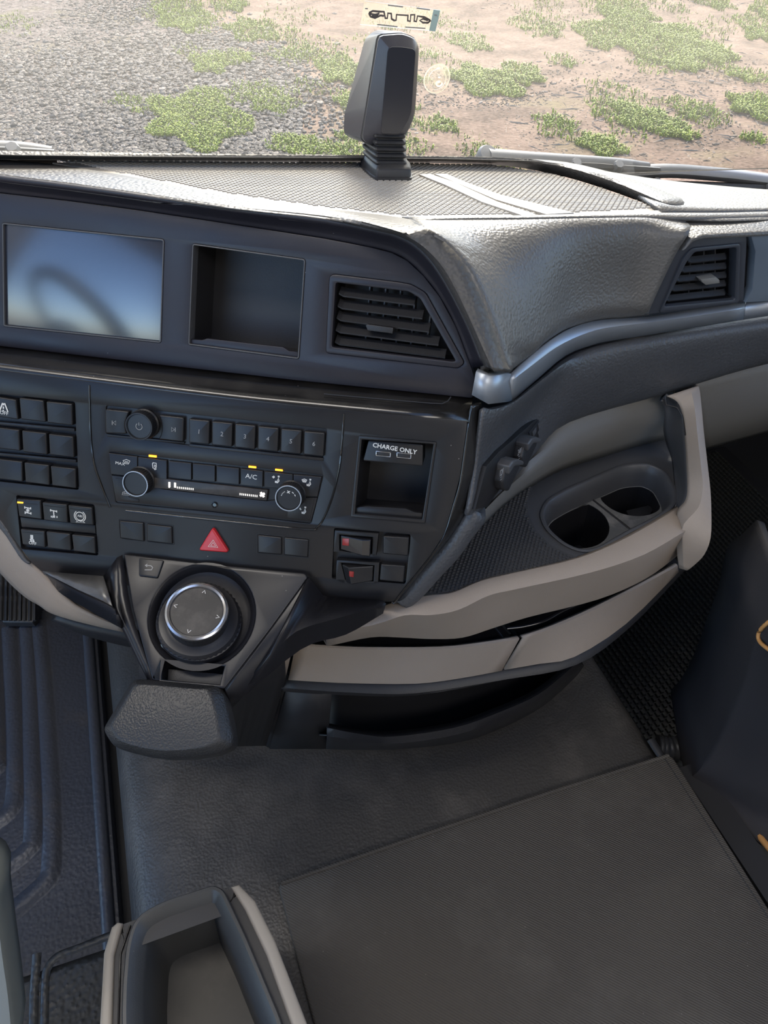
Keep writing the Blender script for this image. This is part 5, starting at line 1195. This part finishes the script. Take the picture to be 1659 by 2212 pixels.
l_t = [(706, 1572), (780, 1586), (850, 1591), (982, 1572), (1080, 1538), (1163, 1500), (1228, 1448), (1250, 1424)]
l_m = [(706, 1590), (780, 1600), (860, 1606), (990, 1586), (1086, 1551), (1168, 1510), (1234, 1456), (1256, 1432)]
l_b = [(704, 1618), (790, 1620), (880, 1617), (1000, 1602), (1090, 1570), (1172, 1526), (1240, 1466), (1262, 1438)]
zt, zm, zb = .43, .42, .345
loft('pocket_lip', [[Z(x, y, zt) + V((0, .010, -.004)) for x, y in l_t], [Z(x, y, zt) for x, y in l_t], [Z(x, y, zm) for x, y in l_m], [Z(x, y, zb) + V((0, 0, 0)) for x, y in l_b], [Z(x, y, .30) + V((0, .03, 0)) for x, y in l_b]], 'black', t, 4, 2, .003, False, 40)
tp0 = [(690, 1496), (840, 1503), (946, 1502), (1110, 1467), (1243, 1433), (1330, 1380)]
tp1 = [(690, 1585), (840, 1594), (975, 1578), (1135, 1515), (1243, 1434), (1336, 1372)]
ga = [Z(x, y - 6, .528) for x, y in tp0]; gb = [Z(x, y, .424) for x, y in tp1]
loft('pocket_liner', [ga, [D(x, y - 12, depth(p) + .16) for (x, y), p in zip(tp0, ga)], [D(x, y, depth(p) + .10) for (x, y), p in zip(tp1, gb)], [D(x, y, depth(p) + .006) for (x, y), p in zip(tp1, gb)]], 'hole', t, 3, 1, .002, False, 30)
# ------------------------------------------------------------------ beige knee trim on the driver side
t = thing('driver_knee_trim', 'curved beige knee trim at the left below the switch panels', 'trim', D(100, 1290, .74))
e0 = [(-80, 1040), (0, 1120), (40, 1178), (68, 1214), (96, 1240), (150, 1295), (200, 1325), (262, 1352)]
e1 = [(-80, 1085), (0, 1170), (50, 1232), (86, 1268), (112, 1290), (160, 1318), (210, 1338), (266, 1358)]
e2 = [(-80, 1140), (0, 1238), (50, 1287), (84, 1308), (110, 1325), (160, 1341), (210, 1352), (268, 1362)]
loft('knee_panel', [[LP.at(x, y, -.004) for x, y in e0], [D(x, y, depth(LP.at(x, y, 0)) + .004) for x, y in e1], [D(x, y, depth(LP.at(x, y, 0)) + .020) for x, y in e2], [D(x, y, depth(LP.at(x, y, 0)) + .020) + V((0, .05, -.01)) for x, y in e2]], 'beige', t, 4, 3, .004)
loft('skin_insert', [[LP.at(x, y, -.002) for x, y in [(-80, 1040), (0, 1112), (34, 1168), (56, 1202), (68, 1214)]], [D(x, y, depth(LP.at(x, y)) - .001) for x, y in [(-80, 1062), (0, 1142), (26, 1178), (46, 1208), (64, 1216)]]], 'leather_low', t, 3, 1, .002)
loft('lower_lip', [[D(x, y, .80) for x, y in [(120, 1338), (180, 1356), (270, 1372), (300, 1385)]], [D(x, y, .84) for x, y in [(110, 1340), (180, 1372), (270, 1396), (310, 1400)]]], 'black', t, 3, 1, .01)

# ================================================================== floor
tn = MB(); prof = [(-.192, .13), (-.186, .24), (-.176, .272), (-.158, .290), (-.130, .299), (-.10, .300), (.49, .300), (.508, .297), (.519, .288), (.523, .270), (.523, .05)]
ys_ = [-1.5 + 2.58 * i / 24 for i in range(25)]
tv = [(x, y, z) for y in ys_ for x, z in prof]; w_ = len(prof)
o = mesh('engine_tunnel', tv, [[j * w_ + i, j * w_ + i + 1, (j + 1) * w_ + i + 1, (j + 1) * w_ + i] for j in range(24) for i in range(w_ - 1)], 'tunnel', None, auto=60)
tag(o, 'grained dark vinyl engine tunnel cover rising across the cab floor middle', 'engine cover')
# driver mat with moulded channels
DZ = .150
dp = HZ(DZ)
t = thing('driver_floor_mat', 'blue black moulded rubber floor mat with curved channels on driver side', 'floor mat', Z(80, 1700, DZ))
mo = [(-.95, .12), (-.218, .12), (-.218, 1.07), (-.95, 1.07)]
plate('mat_sheet', mo, dp, 0, -.028, 'mat', t, bev=.002, px=False)
c8 = lambda u, v: (u / 4.253, 1180 + v / 4.253)
G = [[(103, 1338), (107, 1380), (116, 1460), (124, 1560), (130, 1640), (136, 1740), (137, 1860), (128, 1900), (100, 1935), (30, 1995), (-60, 2060)],
     [(78, 1348), (84, 1420), (88, 1520), (92, 1640), (97, 1740), (96, 1810), (82, 1842), (40, 1880), (-40, 1930)],
     [(40, 1350), (46, 1440), (53, 1540), (57, 1640), (58, 1690), (50, 1742), (20, 1780), (-40, 1815)],
     [(5, 1350), (10, 1440), (16, 1540), (19, 1640), (16, 1660), (-30, 1710)]]
for g in G:
    # raised land with a sharp channel on its right side
    P = cat([Z(x, y, DZ) for x, y in g], 5); n_ = len(P); mb = MB(); prof_ = [(-.030, .0003), (-.026, .0045), (-.008, .0050), (-.004, .0002), (.0, .0002)]
    vs = []
    for i, p in enumerate(P):
        tdir = (P[min(i + 1, n_ - 1)] - P[max(i - 1, 0)]).normalized(); s_ = V((tdir.y, -tdir.x, 0)); s_ = s_ if s_.x > 0 or abs(s_.x) < .2 else s_
        s_ = V((-tdir.y, tdir.x, 0))
        for dx, dz in prof_: vs.append(p + s_ * dx * (1 if s_.x > 0 else 1) + V((0, 0, dz)))
    m_ = len(prof_)
    mb.add(vs, [[i * m_ + k, i * m_ + k + 1, (i + 1) * m_ + k + 1, (i + 1) * m_ + k][::-1] for i in range(n_ - 1) for k in range(m_ - 1)]).build('raised_channel', 'mat', t, auto=60)
tube('border_ridge', [V((-.232, y, DZ + .004)) for y in (.12, .4, .7, 1.05)], .009, 'mat', t, 10, .9, (0, 0, 1))
# floor pedal
t = thing('floor_pedal', 'ribbed black rubber pedal at the far left under the beige trim', 'pedal', (-.40, 1.02, .15))
PZ = .185; pp = Plane(Z(45, 1330, PZ), (1, 0, 0), (0, -.35, 1))
pq = [(-8, 1225), (80, 1240), (78, 1335), (70, 1345), (6, 1344), (0, 1336)]
plate('pedal_plate', pq, pp, 0, -.02, 'rubpedal', t, bev=.003, steps=3)
for i in range(8):
    x = 4 + i * 10.2
    tube('rib', [pp.at(x, 1232, .001), pp.at(x - 1.5 + .1 * i, 1341, .001)], .0030, 'rubpedal', t, 6)
# rear rubber cover, lower left
t = thing('rear_rubber_mat', 'coarse grained black rubber mat with raised borders at the lower left', 'floor mat', Z(120, 2100, TUN))
rp_ = HZ(TUN)
plate('mat_sheet', [(-.80, -.5), (-.058, -.5), (-.058, .300), (-.125, .372), (-.80, .372)], rp_, .008, -.05, 'rearmat', t, bev=.014, steps=3, px=False)
RZ = TUN + .008
tube('border_ridge', [Z(x, y, RZ) for x, y in [(95, 2250), (98, 2120), (104, 2090), (124, 2066), (170, 2048), (240, 2020), (300, 1998)]], .0045, 'rearmat', t, 8, .4, (0, 0, 1), 4)
tube('border_ridge', [Z(x, y, RZ) for x, y in [(30, 2250), (34, 2060)]], .005, 'rearmat', t, 8, .4)
tube('border_ridge', [Z(x, y, RZ) for x, y in [(72, 2250), (74, 2140), (80, 2060)]], .005, 'rearmat', t, 8, .4)
# flat mat over the tunnel
t = thing('tunnel_mat', 'large dusty dark woven mat lying on the tunnel with piped edge', 'floor mat', Z(1100, 1950, TUN))
tm = rnd(ccw([rp_.uv(*p) for p in [(600, 1910), (1445, 1632)]] + [(.505, -.6), (.030, -.6), rp_.uv(648, 2100)]), [.012] * 5)
plate('mat_sheet', tm, rp_, .008, .0003, 'cloth', t, bev=.003, steps=3, px=False)
tube('piped_edge', [Z(x, y, TUN + .008) for x, y in [(608, 1908), (900, 1808), (1200, 1708), (1444, 1632)]], .0028, 'cloth', t, 8)
tube('side_binding', [V((.517, y, TUN + .004)) for y in (.40, .2, 0, -.4)], .006, 'rubber', t, 8, .7)
t = thing('seat_rail', 'black rail strip running along the right side of the tunnel', 'rail', V((.56, 0, .29)))
box('rail_body', 'rubber', .540, .575, -.6, .36, .12, .285, t)
# passenger ribbed mat
PZm = .125
t = thing('passenger_floor_mat', 'dark ribbed rubber mat in the passenger footwell', 'floor mat', (.85, .75, PZm))
pmz = rnd([(.535, .46), (1.20, .40), (1.20, 1.08), (.535, 1.08)], [.06, .01, .01, .01], 6)
plate('mat_sheet', pmz, HZ(PZm), 0, -.004, 'rubber', t, bev=.001, px=False)
mb = MB()
M['ribrubber'] = mat('dull_ribbed_rubber', (.030, .031, .027), .6)
pi_ = inset(ccw(pmz), .012)
for i in range(60):
    x = .545 + i * .0105
    for j in range(62):
        y = .45 + j * .0105 + (.005 if i % 2 else 0)
        if inside((x, y), pi_):
            a, b, h_ = .0030, .0043, .0040
            mb.add([(x - a, y - b, PZm), (x + a, y - b, PZm), (x + a, y + b, PZm), (x - a, y + b, PZm), (x - a * .7, y - b * .8, PZm + h_), (x + a * .7, y - b * .8, PZm + h_), (x + a * .7, y + b * .8, PZm + h_), (x - a * .7, y + b * .8, PZm + h_)], [[4, 5, 6, 7], [0, 1, 5, 4], [1, 2, 6, 5], [2, 3, 7, 6], [3, 0, 4, 7]])
tag(mb.build('ribs', 'ribrubber', t), kind='stuff')
# cable conduit between the mat and the seat
t = thing('cable_conduit', 'grey corrugated conduit stub beside the seat foot', 'conduit', Z(1480, 1625, .20))
pth = [Z(x, y, .22) for x, y in [(1420, 1615), (1450, 1618), (1490, 1612), (1540, 1590)]]
cc_ = cat(pth, 10); tube('conduit', cc_, [.017 + (.002 if i % 3 == 0 else 0) for i in range(len(cc_))], 'greydk', t, 14, 1, (0, 0, 1))
# ------------------------------------------------------------------ storage bin at the bottom
t = thing('storage_bin', 'open charcoal storage bin with pale outer shell at the bottom edge', 'bin', Z(420, 2150, .31))
BZ = .50; bp_ = HZ(BZ)
def ext(pts): return bp_.uvs(pts)
U_ = bp_.uv
rim_p = ccw([U_(264, 2130), U_(272, 2040), U_(292, 1980), U_(350, 1947), U_(462, 1911), U_(484, 1922), U_(532, 2022), U_(572, 2117), U_(612, 2212), (-.036, .0), (-.150, .0), U_(262, 2212)])
lr = lambda d_: rnd(inset(rim_p, d_), max(.003, .012 - d_ * .35), 4)
sh_ = rnd(ccw([U_(222, 2056), U_(240, 2000), U_(252, 1988), U_(300, 1971), U_(470, 1911), U_(514, 1908), U_(548, 1944), U_(592, 2030), U_(662, 2212), (.0, .0), (-.176, .0), U_(213, 2212)]), .004, 3)
def wallring(name, loops, m, cap=False):
    n = len(loops[0][0]); vs = []
    for pts, z in loops: vs += [(a, b, z) for a, b in pts]
    fs = [[k * n + i, k * n + (i + 1) % n, (k + 1) * n + (i + 1) % n, (k + 1) * n + i] for k in range(len(loops) - 1) for i in range(n)]
    return mesh(name, vs, fs, m, t, auto=45)
wallring('inner_body', [(inset(sh_, -.001), TUN + .002), (inset(sh_, .001), BZ - .012), (inset(sh_, .002), BZ - .008), (inset(sh_, .026), BZ - .007)], 'rubber')
L_in = [U_(238, 2212), U_(243, 2060), U_(262, 1990)]; R_in = [U_(497, 1912), U_(528, 1962), U_(574, 2060), U_(628, 2212)]
plate('shell_cheek', [U_(211, 2230), U_(221, 2056), U_(238, 2000), U_(251, 1988)] + L_in[::-1] + [(-.163, .0), (-.178, .0)], bp_, -.003, -.185, 'binshell', t, bev=.003, steps=3, px=False)
plate('shell_cheek', R_in + [(-.012, .0), (.002, .0), U_(664, 2212), U_(594, 2030), U_(550, 1942), U_(515, 1906)], bp_, -.003, -.185, 'binshell', t, bev=.003, steps=3, px=False)
wallring('liner', [(lr(-.0005), BZ - .012), (lr(.0), BZ - .001), (lr(.0012), BZ + .001), (lr(.0040), BZ + .0012), (lr(.0058), BZ - .0005), (lr(.0145), BZ - .010), (lr(.0165), BZ - .016), (lr(.0215), BZ - .085)], 'binliner')
fl_ = lr(.0212); mesh('bin_floor', [(a, b, BZ - .085) for a, b in fl_], [list(range(len(fl_)))], 'binfloor', t)
for k_ in (.004, .009): tube('shell_seam', [bp_.pt(a, b, -.0065) for a, b in inset([U_(240, 2212), U_(247, 2060), U_(266, 1992)], 0)] if 0 else [bp_.pt(p[0] + k_, p[1], -.0066) for p in (U_(240, 2230), U_(246, 2060), U_(268, 1996))], .0009, 'gloss', t, 6)
# ------------------------------------------------------------------ seats at the edges of the view
t = thing('passenger_chair', 'charcoal seat base with orange piping at the right edge', 'seat', (.72, .10, FLOOR))
s0 = [(1700, 1300), (1659, 1333), (1628, 1354), (1612, 1395), (1600, 1440), (1568, 1515), (1535, 1590), (1504, 1640), (1480, 1672), (1528, 1742)]
dz = [.80, .82, .84, .87, .90, .95, 1.0, 1.03, 1.055, 1.04]
sil = [D(x, y, d) for (x, y), d in zip(s0, dz)]
s1 = [(1720, 1330), (1690, 1345), (1655, 1372), (1640, 1420), (1632, 1470), (1605, 1550), (1575, 1620), (1548, 1665), (1530, 1700), (1560, 1752)]
mid_ = [D(x, y, d - .035) for (x, y), d in zip(s1, dz)]
s2 = [(1800, 1380), (1800, 1400), (1800, 1420), (1800, 1460), (1800, 1520), (1800, 1600), (1800, 1680), (1800, 1750), (1800, 1800), (1800, 1880)]
far_ = [D(x, y, d - .10) for (x, y), d in zip(s2, dz)]
s3 = [p + V((.35, -.05, .02)) for p in far_]
loft('seat_cover', [[p + V((.06, .12, -.01)) for p in sil], sil, mid_, far_, s3], 'seat', t, 4, 4, .01)
tube('piping', [D(x, y, d) for x, y, d in [(1700, 1322, .79), (1659, 1345, .80), (1640, 1366, .815), (1640, 1384, .815), (1659, 1402, .80), (1700, 1430, .78)]], .0022, 'piping', t, 8, 1, (0, 0, 1), 4)
tube('piping', [D(x, y, d) for x, y, d in [(1532, 1742, 1.03), (1560, 1758, 1.015), (1590, 1768, 1.0), (1622, 1786, .99), (1659, 1830, .96), (1720, 1900, .92)]], .0042, 'piping', t, 8, 1, (0, 0, 1), 4)
t = thing('driver_chair', 'pale grey green seat side edge at the lower left corner', 'seat', (-.40, -.02, FLOOR))
rows = [[D(x, y, .60) for x, y in [(-140, 1800), (-8, 1880), (4, 1960), (16, 2060), (28, 2150), (40, 2260)]], [D(x, y, .585) for x, y in [(-150, 1800), (-40, 1880), (-30, 1960), (-20, 2060), (-8, 2150), (0, 2260)]], [D(x, y, .62) for x, y in [(-300, 1800), (-200, 1880), (-200, 1960), (-200, 2060), (-200, 2150), (-200, 2260)]]]
M['seatside'] = mat('grey_green_seat_shell', (.135, .140, .125), .55)
loft('side_shell', [[p + V((-.01, .05, -.05)) for p in rows[0]]] + rows, 'seatside', t, 3, 3, .008)
# ------------------------------------------------------------------ steering wheel, seen only mirrored in the display
t = thing('steering_wheel', 'black steering wheel left of the frame mirrored in the dark display', 'steering wheel', (-.52, .42, .85))
wc_, wn = V((-.47, .46, .87)), V((0, -.766, .643)).normalized(); wh = V((1, 0, 0)); wu = wn.cross(wh)
rg = [wc_ + wh * (0.225 * math.cos(2 * math.pi * i / 48)) + wu * (0.225 * math.sin(2 * math.pi * i / 48)) for i in range(49)]
tube('rim', rg, .021, 'rubber', t, 10)
for a in (200, 270, 340): tube('spoke', [wc_ - wn * .03, wc_ + wh * (.20 * math.cos(R(a))) + wu * (.20 * math.sin(R(a)))], [.03, .016], 'rubber', t, 10, .5)
lathe('hub', wc_ - wn * .05, wn, wh, [(.07, 0), (.075, .02), (.06, .04), (0, .045)], 'black', t, 28)
# ------------------------------------------------------------------ pod on the dash
t = thing('dash_pod', 'black angular device pod on a ribbed rubber gaiter on the dash top', 'sensor pod', TP.at(832, 372))
bq = [(777, 356), (800, 378), (812, 386), (888, 386), (887, 374), (868, 352), (800, 345)]
bl = ccw(TP.uvs(bq)); bl = rnd(bl, .003, 3)
n = len(bl); vs = []
bc = TP.uv(824, 366)
bcc = (sum(a for a, b in bl) / n, sum(b for a, b in bl) / n)
def scl(p, s, ox=0, oy=0): return [(bcc[0] + (a - bcc[0]) * s + ox, bcc[1] + (b - bcc[1]) * s + oy) for a, b in p]
for s_, h_ in ((1.03, -.004), (1.03, .001), (.99, .0015), (.98, .007), (.95, .009), (.86, .0105), (.80, .0125)): vs += [TP.pt(a, b, h_) for a, b in scl(bl, s_)]
mesh('base_plate', vs, [[k * n + i, k * n + (i + 1) % n, (k + 1) * n + (i + 1) % n, (k + 1) * n + i] for k in range(6) for i in range(n)] + [[6 * n + i for i in range(n)]], 'rubber', t, auto=40)
vs = []; hs = []
for k in range(5):
    z0 = .010 + k * .0058
    hs += [(.74, z0), (.84, z0 + .0012), (.86, z0 + .0024), (.84, z0 + .0038), (.74, z0 + .0050)]
for s_, h_ in hs: vs += [TP.pt(a, b, h_) for a, b in rnd(scl(bl, s_, 0, .05 * h_), .003, 1)[:]] if 0 else [TP.pt(a, b, h_) for a, b in scl(bl, s_, -.10 * h_, .12 * h_)]
mesh('gaiter', vs, [[k * n + i, k * n + (i + 1) % n, (k + 1) * n + (i + 1) % n, (k + 1) * n + i] for k in range(len(hs) - 1) for i in range(n)], 'rubber', t, auto=60)
yb_ = TP.at(832, 372).y - .012
O1 = [(818, 76), (791, 241), (782, 300), (793, 311), (853, 320), (864, 315), (889, 268), (897, 241), (905, 108), (903, 97), (895, 82), (870, 72)]
O0 = [(838, 100), (826, 241), (823, 285), (825, 289), (850, 290), (866, 289), (884, 257), (889, 241), (898, 114), (897, 108), (892, 104), (868, 100)]
O1b = [(814, 74), (788, 240), (778, 299), (787, 309), (850, 319), (862, 313), (887, 267), (896, 240), (905, 106), (902, 94), (893, 79), (868, 70)]
O3 = [(789, 82), (744, 246), (742, 288), (762, 301), (800, 306), (828, 298), (857, 258), (868, 236), (888, 100), (886, 88), (872, 68), (812, 64)]
def ring_(o, y): return cat([Y(a, b, y) for a, b in o + [o[0]]], 1)[:-1]
def shell(name, rings, m, capf=True):
    rr_ = []
    for o, y in rings:
        uvp = [(YP(y).uv(a, b)) for a, b in o]; rr_.append([YP(y).pt(*p) for p in rnd(uvp, .004, 2)])
    n = len(rr_[0]); vs = [p for r_ in rr_ for p in r_]
    fs = [[k * n + i, (k + 1) * n + i, (k + 1) * n + (i + 1) % n, k * n + (i + 1) % n] for k in range(len(rr_) - 1) for i in range(n)]
    fs += [[i for i in range(n)], [(len(rr_) - 1) * n + i for i in range(n)][::-1]]
    o = mesh(name, vs, fs, m, t, auto=28); bm = bmesh.new(); bm.from_mesh(o.data); bmesh.ops.recalc_face_normals(bm, faces=bm.faces); bm.to_mesh(o.data); bm.free(); return o
sm_ = lambda o, c, s_: [(c[0] + (a - c[0]) * s_, c[1] + (b - c[1]) * s_) for a, b in o]
shell('front_shell', [(O0, yb_ - .002), (sm_(O1, (845, 200), .985), yb_ + .006), (O1, yb_ + .010), (O1, yb_ + .020)], 'pod')
shell('smoked_face', [(sm_(O0, (860, 200), .985), yb_ - .0045), (sm_(O0, (860, 200), .995), yb_ - .001)], 'podface')
shell('seam', [(sm_(O1b, (845, 200), .985), yb_ + .018), (sm_(O1b, (845, 200), .985), yb_ + .026)], 'greyp')
shell('rear_shell', [(O1b, yb_ + .0235), (sm_(O3, (820, 200), 1.0), yb_ + .070), (sm_(O3, (820, 200), .92), yb_ + .082)], 'pod')

# repeats share a group
for stem_, grp in {'windscreen_wiper': 'windscreen wipers', 'drawer': 'beige drawers under the shelf', 'power_socket': 'capped power sockets on the slanted plate', 'blank_switch': 'blank key pairs beside the hazard button', 'air_vent': 'dash air vents', 'switch_panel': 'square key blocks on the lower fascia'}.items():
    for o in list(COL.objects):
        if o.parent is None and o.name.split('.')[0] == stem_: o['group'] = grp
